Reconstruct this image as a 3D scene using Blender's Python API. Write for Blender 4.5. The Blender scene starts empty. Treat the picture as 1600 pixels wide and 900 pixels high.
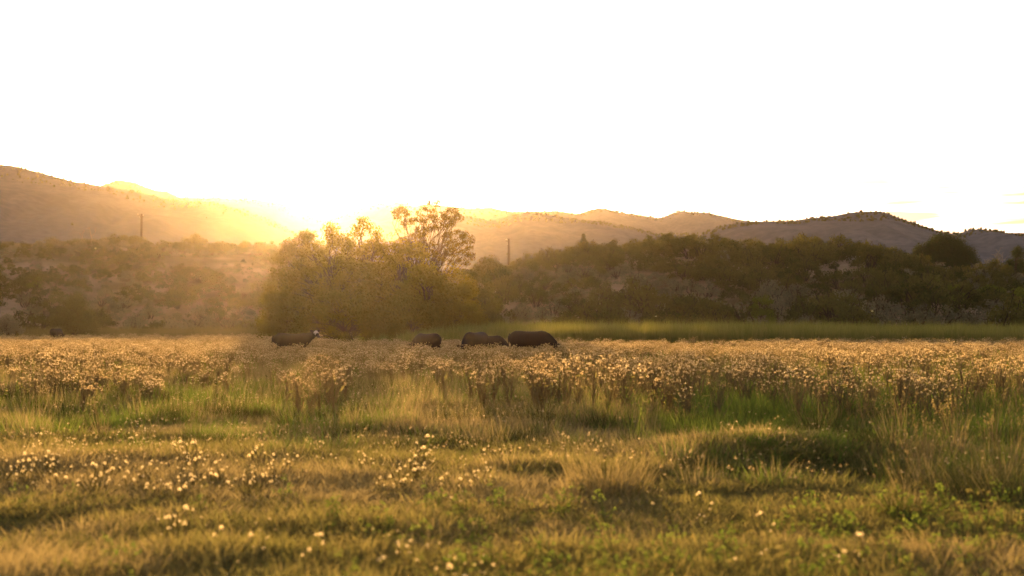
import bpy, bmesh, math, random
import numpy as np
from mathutils import Vector, Matrix
R = math.radians
random.seed(7)
rng = np.random.default_rng(7)
sc = bpy.context.scene
C = sc.collection

# ------------------------------------------------------------------ camera
F = 2222.0            # focal length in pixels of the 1600 px wide photograph
EYE = 1.6
HZ = 508.0            # row of the horizon
cam_d = bpy.data.cameras.new('camera')
cam = bpy.data.objects.new('camera', cam_d)
C.objects.link(cam)
cam.location = (0, 0, EYE)
cam.rotation_euler = (R(90), 0, 0)
cam_d.sensor_width = 36
cam_d.lens = 36 * F / 1600
cam_d.shift_y = (HZ - 450) / 1600
cam_d.clip_start = 0.1
cam_d.clip_end = 40000
cam_d.dof.use_dof = True
cam_d.dof.focus_distance = 40
cam_d.dof.aperture_fstop = 1.6
sc.camera = cam

# ------------------------------------------------------------------ light
SUN_EL = R(6.0)
SUN_AZ = R(-7.6)      # left of the view axis
sund = Vector((math.sin(SUN_AZ) * math.cos(SUN_EL), math.cos(SUN_AZ) * math.cos(SUN_EL), math.sin(SUN_EL)))
sl = bpy.data.lights.new('sun', 'SUN')
sl.energy = 5.0
sl.angle = R(0.5)
sl.color = (1.0, 0.61, 0.25)
sun = bpy.data.objects.new('sun', sl)
C.objects.link(sun)
sun.rotation_euler = sund.to_track_quat('Z', 'Y').to_euler()

w = bpy.data.worlds.new('World')
sc.world = w
w.use_nodes = True
nt = w.node_tree
nt.nodes.clear()
N = nt.nodes.new
L = nt.links.new
sky = N('ShaderNodeTexSky')
sky.sky_type = 'NISHITA'
sky.sun_disc = False
sky.sun_elevation = SUN_EL
sky.sun_rotation = SUN_AZ
sky.air_density = 1.0
sky.dust_density = 2.0
sky.ozone_density = 1.0
hs = N('ShaderNodeHueSaturation')
hs.inputs['Saturation'].default_value = 0.45
L(sky.outputs[0], hs.inputs['Color'])
tint = N('ShaderNodeMix'); tint.data_type = 'RGBA'; tint.blend_type = 'MULTIPLY'
tint.inputs[0].default_value = 1.0
tint.inputs[7].default_value = (1.18, 1.0, 0.88, 1)
L(hs.outputs[0], tint.inputs[6])
# thin streaks of cloud low above the horizon (darker, tan)
tc = N('ShaderNodeTexCoord')
mp = N('ShaderNodeMapping'); mp.inputs['Scale'].default_value = (9, 9, 120)
L(tc.outputs['Generated'], mp.inputs[0])
nz = N('ShaderNodeTexNoise'); nz.inputs['Scale'].default_value = 1.0; nz.inputs['Detail'].default_value = 4
L(mp.outputs[0], nz.inputs[0])
rp = N('ShaderNodeValToRGB'); rp.color_ramp.elements[0].position = 0.47; rp.color_ramp.elements[1].position = 0.60
L(nz.outputs[0], rp.inputs[0])
sep = N('ShaderNodeSeparateXYZ'); L(tc.outputs['Generated'], sep.inputs[0])
band = N('ShaderNodeMapRange'); band.interpolation_type = 'SMOOTHSTEP'
band.inputs[1].default_value = 0.13; band.inputs[2].default_value = 0.09
L(sep.outputs['Z'], band.inputs[0])
cm = N('ShaderNodeMath'); cm.operation = 'MULTIPLY'; L(rp.outputs[0], cm.inputs[0]); L(band.outputs[0], cm.inputs[1])
cm2 = N('ShaderNodeMath'); cm2.operation = 'MULTIPLY'; cm2.inputs[1].default_value = 0.92; L(cm.outputs[0], cm2.inputs[0])
cl = N('ShaderNodeMix'); cl.data_type = 'RGBA'; cl.blend_type = 'MULTIPLY'
cl.inputs[7].default_value = (0.26, 0.22, 0.17, 1)
L(cm2.outputs[0], cl.inputs[0]); L(tint.outputs[2], cl.inputs[6])
bg = N('ShaderNodeBackground'); bg.inputs[1].default_value = 0.12
L(cl.outputs[2], bg.inputs[0])
wo = N('ShaderNodeOutputWorld'); L(bg.outputs[0], wo.inputs[0])

sc.view_settings.view_transform = 'Standard'
sc.view_settings.look = 'None'
sc.view_settings.gamma = 1.0
sc.view_settings.exposure = 1.45
cy = sc.cycles
cy.use_denoising = True
cy.adaptive_threshold = 0.003
cy.max_bounces = 6; cy.diffuse_bounces = 3; cy.glossy_bounces = 1
cy.transmission_bounces = 3; cy.volume_bounces = 1; cy.transparent_max_bounces = 4
cy.sample_clamp_indirect = 6.0

# haze: one box of even air round camera and scene
HAZE_DENSITY = 0.000036
HAZE_G = 0.895

# ------------------------------------------------------------------ helpers
def X(px, Y): return (px - 800.0) / F * Y
def Z(py, Y): return EYE + (HZ - py) / F * Y

def tag(o, label=None, cat=None, group=None, kind=None):
    if label: o['label'] = label
    if cat: o['category'] = cat
    if group: o['group'] = group
    if kind: o['kind'] = kind
    return o

def empty(name, loc, rz=0, sx=1.0, sz=None):
    o = bpy.data.objects.new(name, None)
    o.empty_display_size = 0.3
    C.objects.link(o)
    o.location = loc
    o.rotation_euler = (0, 0, rz)
    o.scale = (sx, sx, sx if sz is None else sz)
    return o

def mesh_np(name, V, Q=None, T=None, tintv=None, smooth=False):
    """V (n,3); Q (m,4) quads; T (k,3) triangles"""
    me = bpy.data.meshes.new(name)
    V = np.asarray(V, dtype=np.float32)
    Q = np.zeros((0, 4), int) if Q is None or len(Q) == 0 else np.asarray(Q, dtype=int)
    T = np.zeros((0, 3), int) if T is None or len(T) == 0 else np.asarray(T, dtype=int)
    me.vertices.add(len(V)); me.vertices.foreach_set('co', V.ravel())
    li = np.concatenate([Q.ravel(), T.ravel()]).astype(np.int32)
    me.loops.add(len(li)); me.loops.foreach_set('vertex_index', li)
    ls = np.concatenate([np.arange(len(Q)) * 4, len(Q) * 4 + np.arange(len(T)) * 3]).astype(np.int32)
    me.polygons.add(len(ls)); me.polygons.foreach_set('loop_start', ls)
    if smooth: me.polygons.foreach_set('use_smooth', np.ones(len(ls), bool))
    if tintv is not None:
        a = me.attributes.new('tint', 'FLOAT', 'POINT')
        a.data.foreach_set('value', np.asarray(tintv, dtype=np.float32))
    me.update(calc_edges=True)
    me.validate()
    return me

def obj(name, me, mat=None, parent=None):
    o = bpy.data.objects.new(name, me)
    if mat is not None and len(me.materials) == 0: me.materials.append(mat)
    C.objects.link(o)
    if parent is not None: o.parent = parent
    return o

def copy_tree(src, parent=None):
    c = src.copy(); C.objects.link(c)
    if parent is not None: c.parent = parent
    for ch in src.children: copy_tree(ch, c)
    return c

# value noise
_P = rng.random((256, 256))
def vnoise(x, y):
    x = np.asarray(x, float); y = np.asarray(y, float)
    xi = np.floor(x).astype(int); yi = np.floor(y).astype(int)
    fx = x - xi; fy = y - yi
    fx = fx * fx * (3 - 2 * fx); fy = fy * fy * (3 - 2 * fy)
    a = _P[xi & 255, yi & 255]; b = _P[(xi + 1) & 255, yi & 255]
    c = _P[xi & 255, (yi + 1) & 255]; d = _P[(xi + 1) & 255, (yi + 1) & 255]
    return (a * (1 - fx) + b * fx) * (1 - fy) + (c * (1 - fx) + d * fx) * fy
def fbm(x, y, o=4):
    s = 0; a = 0.5; t = 0
    for i in range(o):
        s = s + a * vnoise(np.asarray(x) * 2 ** i + 17.3 * i, np.asarray(y) * 2 ** i + 9.1 * i); t += a; a *= 0.5
    return s / t
def sstep(a, b, x):
    t = np.clip((np.asarray(x, float) - a) / (b - a), 0, 1)
    return t * t * (3 - 2 * t)

# ------------------------------------------------------------------ materials
def new_mat(name):
    m = bpy.data.materials.new(name); m.use_nodes = True
    m.node_tree.nodes.clear()
    return m, m.node_tree

def leaf_mat(name, ca, cb, trans=0.5, tcol=None, gloss=0.0, rand=1.0, rough=0.5):
    """thin foliage: diffuse + translucent, colour varies by face tint and by plant"""
    m, t = new_mat(name)
    n = t.nodes.new; l = t.links.new
    at = n('ShaderNodeAttribute'); at.attribute_name = 'tint'
    oi = n('ShaderNodeObjectInfo')
    add = n('ShaderNodeMath'); add.operation = 'MULTIPLY_ADD'
    l(oi.outputs['Random'], add.inputs[0]); add.inputs[1].default_value = 0.6 * rand
    mul = n('ShaderNodeMath'); mul.operation = 'MULTIPLY'; mul.inputs[1].default_value = 1 - 0.6 * rand
    l(at.outputs['Fac'], mul.inputs[0]); l(mul.outputs[0], add.inputs[2])
    mx = n('ShaderNodeMix'); mx.data_type = 'RGBA'
    l(add.outputs[0], mx.inputs[0]); mx.inputs[6].default_value = (*ca, 1); mx.inputs[7].default_value = (*cb, 1)
    d = n('ShaderNodeBsdfDiffuse'); l(mx.outputs[2], d.inputs[0])
    tr = n('ShaderNodeBsdfTranslucent')
    k = n('ShaderNodeMix'); k.data_type = 'RGBA'; k.blend_type = 'MULTIPLY'; k.inputs[0].default_value = 1
    l(mx.outputs[2], k.inputs[6]); k.inputs[7].default_value = (*(tcol or (1.5, 1.4, 0.8)), 1)
    l(k.outputs[2], tr.inputs[0])
    ms = n('ShaderNodeMixShader'); ms.inputs[0].default_value = trans
    l(d.outputs[0], ms.inputs[1]); l(tr.outputs[0], ms.inputs[2])
    out = n('ShaderNodeOutputMaterial')
    last = ms
    if gloss > 0:
        g = n('ShaderNodeBsdfGlossy'); g.inputs['Roughness'].default_value = rough
        g.inputs[0].default_value = (1, 1, 1, 1)
        m2 = n('ShaderNodeMixShader'); m2.inputs[0].default_value = gloss
        l(ms.outputs[0], m2.inputs[1]); l(g.outputs[0], m2.inputs[2]); last = m2
    l(last.outputs[0], out.inputs[0])
    return m

def solid_mat(name, ca, cb, scale=8.0, rough=0.9, bump=0.3, spec=0.2):
    m, t = new_mat(name)
    n = t.nodes.new; l = t.links.new
    tcn = n('ShaderNodeTexCoord')
    nz = n('ShaderNodeTexNoise'); nz.inputs['Scale'].default_value = scale; nz.inputs['Detail'].default_value = 5
    l(tcn.outputs['Object'], nz.inputs[0])
    mx = n('ShaderNodeMix'); mx.data_type = 'RGBA'; l(nz.outputs[0], mx.inputs[0])
    mx.inputs[6].default_value = (*ca, 1); mx.inputs[7].default_value = (*cb, 1)
    p = n('ShaderNodeBsdfPrincipled'); l(mx.outputs[2], p.inputs['Base Color'])
    p.inputs['Roughness'].default_value = rough; p.inputs['Specular IOR Level'].default_value = spec
    b = n('ShaderNodeBump'); b.inputs['Strength'].default_value = bump; b.inputs['Distance'].default_value = 0.02
    l(nz.outputs[0], b.inputs['Height']); l(b.outputs[0], p.inputs['Normal'])
    o = n('ShaderNodeOutputMaterial'); l(p.outputs[0], o.inputs[0])
    return m

M = {}
M['lawn'] = leaf_mat('lawn_grass', (0.115, 0.128, 0.045), (0.25, 0.205, 0.11), 0.5)
M['straw'] = leaf_mat('far_straw', (0.20, 0.16, 0.085), (0.30, 0.235, 0.14), 0.5, (1.25, 1.15, 0.85))
M['marsh'] = leaf_mat('marsh_grass', (0.12, 0.105, 0.05), (0.19, 0.15, 0.08), 0.4)
M['tussock'] = leaf_mat('tussock_grass', (0.045, 0.06, 0.02), (0.10, 0.10, 0.04), 0.3)
M['green'] = leaf_mat('green_grass', (0.09, 0.15, 0.035), (0.17, 0.21, 0.06), 0.5)
M['dry'] = leaf_mat('dry_grass', (0.25, 0.205, 0.105), (0.38, 0.31, 0.17), 0.5, (1.25, 1.15, 0.8))
M['reed'] = leaf_mat('reed_blades', (0.10, 0.12, 0.035), (0.24, 0.215, 0.09), 0.4)
M['thistle_leaf'] = leaf_mat('thistle_leaf', (0.12, 0.13, 0.05), (0.24, 0.19, 0.09), 0.5, (1.3, 1.25, 0.8))
M['thistle_head'] = leaf_mat('thistle_head', (0.34, 0.24, 0.11), (0.85, 0.72, 0.48), 0.65, (1.1, 1.0, 0.8))  # pale fluff, its colour brightened further to carry the sun's glint
M['fluff'] = leaf_mat('seed_fluff', (0.80, 0.64, 0.36), (0.86, 0.76, 0.52), 0.75, (1.15, 1.1, 0.95), rand=0.3)
M['stalk'] = leaf_mat('dry_stalk', (0.20, 0.16, 0.08), (0.34, 0.26, 0.13), 0.3, (1.2, 1.1, 0.8))
M['crown'] = leaf_mat('cottonwood_leaves', (0.06, 0.07, 0.018), (0.12, 0.115, 0.03), 0.62, (1.6, 1.25, 0.5))
M['cottonwood'] = leaf_mat('silhouette_cottonwood_leaves', (0.045, 0.04, 0.014), (0.09, 0.075, 0.025), 0.4, (1.4, 1.1, 0.5))  # leaf colour darkened to paint in the backlit silhouette of the crown
M['juniper'] = leaf_mat('juniper_needles', (0.035, 0.05, 0.02), (0.07, 0.08, 0.03), 0.2)
M['sage'] = leaf_mat('sage_leaves', (0.085, 0.09, 0.06), (0.24, 0.205, 0.145), 0.3, (1.3, 1.2, 0.8))
M['brush'] = leaf_mat('brush_leaves', (0.035, 0.045, 0.016), (0.13, 0.12, 0.045), 0.3, (1.4, 1.3, 0.7))
M['lime'] = leaf_mat('willow_leaves', (0.085, 0.105, 0.025), (0.12, 0.135, 0.03), 0.4)
M['bark'] = solid_mat('bark', (0.03, 0.021, 0.012), (0.065, 0.045, 0.025), 12)
M['deadwood'] = solid_mat('weathered_wood', (0.20, 0.16, 0.13), (0.34, 0.28, 0.22), 14)
M['coat'] = solid_mat('black_coat', (0.010, 0.008, 0.007), (0.022, 0.017, 0.013), 25, 0.75, 0.5, 0.1)
M['white_hair'] = solid_mat('white_face_hair', (0.32, 0.29, 0.26), (0.42, 0.38, 0.34), 25, 0.8)
M['hoof'] = solid_mat('hoof_horn', (0.05, 0.04, 0.03), (0.09, 0.07, 0.05), 20, 0.5)
M['eye'] = solid_mat('dark_eye', (0.006, 0.005, 0.004), (0.008, 0.006, 0.005), 20, 0.15, 0.0, 0.6)
M['nose'] = solid_mat('nose_skin', (0.03, 0.022, 0.02), (0.06, 0.04, 0.035), 30, 0.4)
M['pole'] = solid_mat('pole_timber', (0.035, 0.027, 0.02), (0.07, 0.052, 0.04), 6)
M['ceramic'] = solid_mat('insulator_glaze', (0.55, 0.52, 0.48), (0.60, 0.58, 0.54), 6, 0.3)
M['metal'] = solid_mat('galvanised', (0.35, 0.35, 0.35), (0.45, 0.45, 0.45), 6, 0.5)
M['wing'] = leaf_mat('insect_wing', (0.8, 0.78, 0.7), (0.85, 0.82, 0.75), 0.6)
M['rock'] = solid_mat('rock', (0.26, 0.21, 0.17), (0.42, 0.35, 0.29), 3)

# ------------------------------------------------------------------ terrain
LB = np.array([  # ridge of the left bench at about Y=245: photo column -> ground row
    (-900, 400), (-300, 396), (0, 394), (60, 393), (140, 389), (220, 387), (300, 390), (380, 392), (430, 396),
    (500, 410), (570, 425), (640, 432), (700, 436)], float)
RB = np.array([  # right hill at about Y=200
    (640, 452), (700, 446), (740, 438), (780, 433), (820, 423), (860, 411), (900, 403), (950, 396), (1000, 389), (1050, 384),
    (1105, 384), (1140, 396), (1180, 398), (1210, 395), (1270, 398), (1310, 412), (1350, 423), (1400, 433), (1440, 440), (1520, 442),
    (1560, 436), (1640, 426), (2000, 415), (3000, 430)], float)
YL, YR = 245.0, 200.0
lbx, lbz = X(LB[:, 0], YL), Z(LB[:, 1], YL)
rbx, rbz = X(RB[:, 0], YR), Z(RB[:, 1], YR)
def hill_params(x):
    t = sstep(-26, -6, x)
    yr = YL + (YR - YL) * t
    yb = 168 + (121 - 168) * t
    zl = np.interp(x, lbx, lbz); zr = np.interp(x, rbx, rbz)
    return yb, yr, zl * (1 - t) + zr * t
def height(x, y):
    x = np.asarray(x, float); y = np.asarray(y, float)
    yb, yr, zr = hill_params(x)
    t = (y - yb) / (yr - yb)
    up = np.where(t < 1, np.sin(np.clip(t, 0, 1) * math.pi / 2) ** 1.25, 1.0)
    down = 1 - 0.85 * sstep(0.08, 2.2, t - 1)
    far = sstep(60, 110, y)
    n = (fbm(x / 22, y / 22, 4) - 0.5) * 3.4 * np.clip(t * 1.2, 0, 1) * np.where(t < 1, np.clip((1 - t) * 2.5, 0.12, 1), 0.4)
    n = np.where(t > 2.2, 0, n)
    hill = zr * up * down
    near = (fbm(x / 3.1, y / 3.1, 3) - 0.5) * 0.16 + (fbm(x / 0.7, y / 0.7, 2) - 0.5) * 0.05
    # hollow in the grass right of centre, and a shallow wheel rut in front
    hol = -0.28 * np.exp(-(((x - 3.3) / 1.0) ** 2 + ((y - 15.3) / 0.9) ** 2))
    bank = 0.22 * np.exp(-(((x - 3.2) / 1.6) ** 2 + ((y - 17.0) / 0.9) ** 2))
    rut = -0.06 * np.exp(-((y - 10.6 - 0.12 * np.sin(x * 0.7)) / 0.4) ** 2)
    return (hill + n) + (near * (1 - far * 0.4) + hol + bank + rut) * (1 - sstep(300, 500, y))

def axis(parts):
    out = []
    for a, b, s in parts: out.extend(np.arange(a, b, s))
    return np.array(out)
ys = axis([(-400, -40, 40), (-40, 6, 2), (6, 30, 0.22), (30, 60, 0.5), (60, 118, 1.2), (118, 330, 1.7)])
ys = np.concatenate([ys, 330 * (20000 / 330) ** np.linspace(0, 1, 50)])
xp = axis([(0, 9, 0.22), (9, 22, 0.5), (22, 110, 1.6)])
xp = np.concatenate([xp, 110 * (12000 / 110) ** np.linspace(0, 1, 45)])
xs = np.concatenate([-xp[:0:-1], xp])
gx, gy = np.meshgrid(xs, ys)
gz = height(gx, gy)
V = np.stack([gx.ravel(), gy.ravel(), gz.ravel()], 1)
nx, ny = len(xs), len(ys)
ii = (np.arange(ny - 1)[:, None] * nx + np.arange(nx - 1)[None, :]).ravel()
Q = np.stack([ii, ii + 1, ii + nx + 1, ii + nx], 1)
yb, yr, _ = hill_params(gx)
me = mesh_np('ground', V, Q, smooth=True, tintv=sstep(-0.05, 0.15, (gy - yb) / (yr - yb)).ravel())
gm, t = new_mat('ground_soil_and_turf')
n = t.nodes.new; l = t.links.new
gtc = n('ShaderNodeTexCoord')
n1 = n('ShaderNodeTexNoise'); n1.inputs['Scale'].default_value = 0.45; n1.inputs['Detail'].default_value = 6
n2 = n('ShaderNodeTexNoise'); n2.inputs['Scale'].default_value = 9; n2.inputs['Detail'].default_value = 5
n3 = n('ShaderNodeTexNoise'); n3.inputs['Scale'].default_value = 0.12; n3.inputs['Detail'].default_value = 8
for q in (n1, n2, n3): l(gtc.outputs['Object'], q.inputs[0])
r1 = n('ShaderNodeValToRGB'); r1.color_ramp.elements[0].position = 0.38; r1.color_ramp.elements[1].position = 0.62
r1.color_ramp.elements[0].color = (0.10, 0.10, 0.03, 1); r1.color_ramp.elements[1].color = (0.21, 0.15, 0.07, 1)
l(n1.outputs[0], r1.inputs[0])
r3 = n('ShaderNodeValToRGB'); r3.color_ramp.elements[0].position = 0.4; r3.color_ramp.elements[1].position = 0.6
r3.color_ramp.elements[0].color = (0.16, 0.12, 0.07, 1); r3.color_ramp.elements[1].color = (0.36, 0.26, 0.19, 1)
l(n3.outputs[0], r3.inputs[0])
ga = n('ShaderNodeAttribute'); ga.attribute_name = 'tint'
mz = n('ShaderNodeMix'); mz.data_type = 'RGBA'; l(ga.outputs['Fac'], mz.inputs[0]); l(r1.outputs[0], mz.inputs[6]); l(r3.outputs[0], mz.inputs[7])
mf = n('ShaderNodeMix'); mf.data_type = 'RGBA'; mf.blend_type = 'OVERLAY'; mf.inputs[0].default_value = 0.6
l(mz.outputs[2], mf.inputs[6]); l(n2.outputs[0], mf.inputs[7])
gd = n('ShaderNodeBsdfDiffuse'); l(mf.outputs[2], gd.inputs[0])
gb = n('ShaderNodeBump'); gb.inputs['Strength'].default_value = 0.8; gb.inputs['Distance'].default_value = 0.05
l(n2.outputs[0], gb.inputs['Height']); l(gb.outputs[0], gd.inputs['Normal'])
go = n('ShaderNodeOutputMaterial'); l(gd.outputs[0], go.inputs[0])
ground = obj('ground', me, gm)
tag(ground, kind='structure')

# ------------------------------------------------------------------ mountains
mm, t = new_mat('hazed_mountain_scrub')
n = t.nodes.new; l = t.links.new
mtc = n('ShaderNodeTexCoord')
a1 = n('ShaderNodeTexNoise'); a1.inputs['Scale'].default_value = 0.05; a1.inputs['Detail'].default_value = 8
a2 = n('ShaderNodeTexNoise'); a2.inputs['Scale'].default_value = 0.35; a2.inputs['Detail'].default_value = 6
l(mtc.outputs['Object'], a1.inputs[0]); l(mtc.outputs['Object'], a2.inputs[0])
ad = n('ShaderNodeMath'); ad.operation = 'ADD'; l(a1.outputs[0], ad.inputs[0]); l(a2.outputs[0], ad.inputs[1])
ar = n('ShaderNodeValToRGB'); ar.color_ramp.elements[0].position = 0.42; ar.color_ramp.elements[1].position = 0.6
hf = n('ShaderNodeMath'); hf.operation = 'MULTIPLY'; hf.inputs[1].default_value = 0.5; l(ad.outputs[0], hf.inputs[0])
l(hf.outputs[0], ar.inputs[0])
ar.color_ramp.elements[0].color = (0.072, 0.084, 0.108, 1); ar.color_ramp.elements[1].color = (0.110, 0.118, 0.145, 1)  # scrub tones shifted blue: air light of distance put into the colour
md = n('ShaderNodeBsdfDiffuse'); l(ar.outputs[0], md.inputs[0])
mo = n('ShaderNodeOutputMaterial'); l(md.outputs[0], mo.inputs[0])

RIDGES = []
def mountain(prof, Y, depth, rough, seed, nx_=420):
    prof = np.array(prof, float)
    px = np.linspace(prof[0, 0], prof[-1, 0], nx_)
    x = X(px, Y)
    zr = Z(np.interp(px, prof[:, 0], prof[:, 1]), Y)
    ker = np.array([1, 2, 3, 2, 1]) / 9
    zr = np.convolve(np.pad(zr, 2, 'edge'), ker, 'valid')
    v = np.concatenate([np.linspace(-1, 0, 44), np.linspace(0.03, 0.6, 12)])
    g, vv = np.meshgrid(x, v)
    zz = np.tile(zr, (len(v), 1))
    up = np.where(vv <= 0, (1 + vv) ** 1.15, 1 - vv * 1.3)
    s = rough
    spur = 1 - np.abs(2 * fbm(g / s + seed + vv * 0.6, vv * depth / (s * 2.5) + seed, 5) - 1)
    env = np.clip(-vv, 0, 1) * np.clip(1 + vv, 0, 1) * 4
    h = zz * up * (1 + (spur - 0.72) * 0.75 * env) - np.where(vv > 0, 0, 0)
    h = np.minimum(h, zz * (0.15 + 0.85 * np.clip(1 + vv * 0.9, 0, 1))) 
    h += (fbm(g / (s * 0.12), vv * depth / (s * 0.12), 3) - 0.5) * zz * 0.012
    h = np.maximum(h, -3)
    yy = Y + vv * depth
    Vv = np.stack([g.ravel(), yy.ravel(), h.ravel()], 1)
    a, b = len(x), len(v)
    i = (np.arange(b - 1)[:, None] * a + np.arange(a - 1)[None, :]).ravel()
    o = obj('mountain', mesh_np('mountain', Vv, np.stack([i, i + 1, i + a + 1, i + a], 1), smooth=True), mm)
    tag(o, kind='structure')
    RIDGES.append((g, yy, h, Y))
    return o
mountain([(-700, 300), (-300, 268), (-60, 255), (0, 258), (20, 259), (60, 268), (110, 283), (160, 291), (220, 301), (260, 310),
          (330, 316), (380, 328), (430, 348), (480, 372), (540, 392), (620, 410)], 600, 250, 68, 3)
mountain([(60, 330), (120, 300), (160, 290), (178, 283), (190, 281), (203, 283), (245, 298), (262, 299), (275, 307), (330, 309),
          (400, 312), (440, 317), (470, 332), (505, 345), (540, 335), (570, 322), (600, 316), (607, 320), (620, 315), (636, 317), (645, 323),
          (665, 318), (690, 320), (735, 326), (765, 325), (800, 331), (830, 330), (870, 329), (903, 335), (925, 327), (945, 325), (965, 331),
          (990, 335), (1030, 342), (1052, 333), (1068, 329), (1080, 332), (1105, 332), (1130, 338), (1170, 346), (1230, 352), (1400, 360), (1520, 366), (1580, 364), (1640, 363), (1800, 350), (2100, 345)],
         1200, 420, 135, 11, 620)
mountain([(560, 400), (600, 372), (640, 345), (680, 330), (705, 331), (735, 338), (765, 346), (790, 340), (825, 331), (850, 334), (900, 343), (945, 348),
          (990, 357), (1030, 366), (1090, 365), (1130, 372), (1200, 385), (1300, 400)], 720, 280, 66, 23)
mountain([(1030, 392), (1080, 372), (1105, 363), (1130, 352), (1170, 347), (1200, 346), (1235, 346), (1260, 341), (1300, 337), (1340, 331), (1375, 330),
          (1400, 339), (1440, 352), (1470, 362), (1495, 366), (1515, 359), (1530, 358), (1560, 362), (1600, 369), (1700, 372), (1900, 350), (2300, 340)], 540, 220, 60, 37)

# ------------------------------------------------------------------ leaf / branch builders
def rand_unit(n):
    v = rng.normal(size=(n, 3)); return v / np.linalg.norm(v, axis=1, keepdims=True)

def leaves(P, size, asp=0.55, droop=0.0, out=None):
    """one rhombic leaf per point"""
    n = len(P)
    s = size * rng.uniform(0.6, 1.35, n)[:, None]
    a = rand_unit(n); a[:, 2] -= droop; a /= np.linalg.norm(a, axis=1, keepdims=True)
    if out is not None:      # leaves lie roughly along the surface of their clump
        nn = out + 0.55 * rand_unit(n); nn /= np.linalg.norm(nn, axis=1, keepdims=True)
        a -= nn * np.sum(a * nn, axis=1, keepdims=True); a /= np.linalg.norm(a, axis=1, keepdims=True) + 1e-9
    b = np.cross(a, rand_unit(n) if out is None else nn); b /= np.linalg.norm(b, axis=1, keepdims=True) + 1e-9
    V = np.stack([P - a * s * 0.5, P + b * s * asp * 0.5, P + a * s * 0.5, P - b * s * asp * 0.5], 1).reshape(-1, 3)
    Q = np.arange(n * 4).reshape(n, 4)
    t = np.repeat(rng.random(n), 4)
    return V, Q, t

def tube(path, rad, sides=6):
    path = np.asarray(path, float); k = len(path)
    d = np.gradient(path, axis=0); d /= np.linalg.norm(d, axis=1, keepdims=True) + 1e-9
    up = np.array([0.31, 0.17, 0.93]); u = np.cross(d, up)
    bad = np.linalg.norm(u, axis=1) < 0.25
    u[bad] = np.cross(d[bad], [1, 0, 0])
    # transport a stable frame
    u /= np.linalg.norm(u, axis=1, keepdims=True)
    for i in range(1, k):
        if np.dot(u[i], u[i - 1]) < 0: u[i] = -u[i]
        u[i] = u[i - 1] - d[i] * np.dot(u[i - 1], d[i]); u[i] /= np.linalg.norm(u[i]) + 1e-9
    w_ = np.cross(d, u)
    th = np.linspace(0, 2 * math.pi, sides, endpoint=False)
    rad = np.asarray(rad, float)[:, None, None]
    V = path[:, None, :] + rad * (np.cos(th)[None, :, None] * u[:, None, :] + np.sin(th)[None, :, None] * w_[:, None, :])
    V = V.reshape(-1, 3)
    Q = []
    for i in range(k - 1):
        for j in range(sides):
            a = i * sides + j; b = i * sides + (j + 1) % sides
            Q.append((a, b, b + sides, a + sides))
    return V, np.array(Q)

class Acc:
    def __init__(s): s.V = []; s.Q = []; s.T = []; s.t = []; s.n = 0
    def add(s, V, Q=None, T=None, t=None):
        s.V.append(V)
        if Q is not None and len(Q): s.Q.append(np.asarray(Q) + s.n)
        if T is not None and len(T): s.T.append(np.asarray(T) + s.n)
        s.t.append(np.full(len(V), 0.5) if t is None else t)
        s.n += len(V)
    def mesh(s, name, smooth=False):
        return mesh_np(name, np.concatenate(s.V), np.concatenate(s.Q) if s.Q else None, np.concatenate(s.T) if s.T else None, np.concatenate(s.t), smooth)

def bend_path(p, q, k=5, wob=0.08):
    p = np.asarray(p, float); q = np.asarray(q, float)
    tt = np.linspace(0, 1, k)[:, None]
    L_ = np.linalg.norm(q - p)
    mid = rng.normal(size=(k, 3)) * wob * L_ * np.sin(tt * math.pi)
    sag = np.array([0, 0, 1]) * 0.10 * L_ * np.sin(tt * math.pi)
    return p + (q - p) * tt + mid + sag

def crown_points(clusters, dens):
    out = []; nor = []
    for (cx, cy, cz, rx, ry, rz) in clusters:
        n = max(6, int(dens * (rx * ry * rz) ** (2 / 3.0)))
        u = rand_unit(n) * (rng.random(n) ** 0.45)[:, None]
        out.append(np.stack([cx + u[:, 0] * rx, cy + u[:, 1] * ry, cz + u[:, 2] * rz], 1))
        nor.append(u / (np.linalg.norm(u, axis=1, keepdims=True) + 1e-9))
    return np.concatenate(out), np.concatenate(nor)

def build_tree(name, label, cat, base, clusters, leaf=0.16, dens=420, mat='crown', trunk_r=0.2, group=None, trunks=None, fork=0.35, rz=0.0, droop=0.2, limb=1.0):
    """clusters in metres relative to base"""
    root = empty(name, base, rz)
    tag(root, label, cat, group)
    cl = [tuple(c) for c in clusters]
    a = Acc()
    cp, cn_ = crown_points(cl, dens); V, Q, tt = leaves(cp, leaf, droop=droop, out=cn_)
    a.add(V, Q, t=tt)
    obj('crown', a.mesh('crown'), M[mat], root)
    b = Acc()
    cz = np.array([c[2] for c in cl]); cen = np.array([(c[0], c[1]) for c in cl])
    Hh = cz.max()
    for (tx, ty, top) in (trunks or [(0, 0, (cen[:, 0].mean(), cen[:, 1].mean(), Hh * 0.75))]):
        path = bend_path((tx, ty, -0.4), top, 7, 0.03)
        r = np.linspace(trunk_r, trunk_r * 0.3, 7)
        b.add(*tube(path, r, 8))
        for c in cl:
            if trunks and len(trunks) > 1:
                dd = [abs(c[0] - k[2][0]) + abs(c[1] - k[2][1]) for k in trunks]
                if int(np.argmin(dd)) != [k for k in trunks].index((tx, ty, top)): continue
            i = int(np.clip((c[2] / Hh) * 6 * fork / 0.5, 1, 5))
            s = path[i]
            if c[2] < s[2]: s = path[1]
            e = np.array(c[:3])
            L_ = np.linalg.norm(e - s)
            b.add(*tube(bend_path(s, e, 5, 0.07), np.linspace(min(trunk_r * 0.45, 0.05 + 0.02 * L_) * limb, 0.015, 5), 5))
    obj('trunk', b.mesh('trunk', True), M['bark'], root)
    return root

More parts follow.
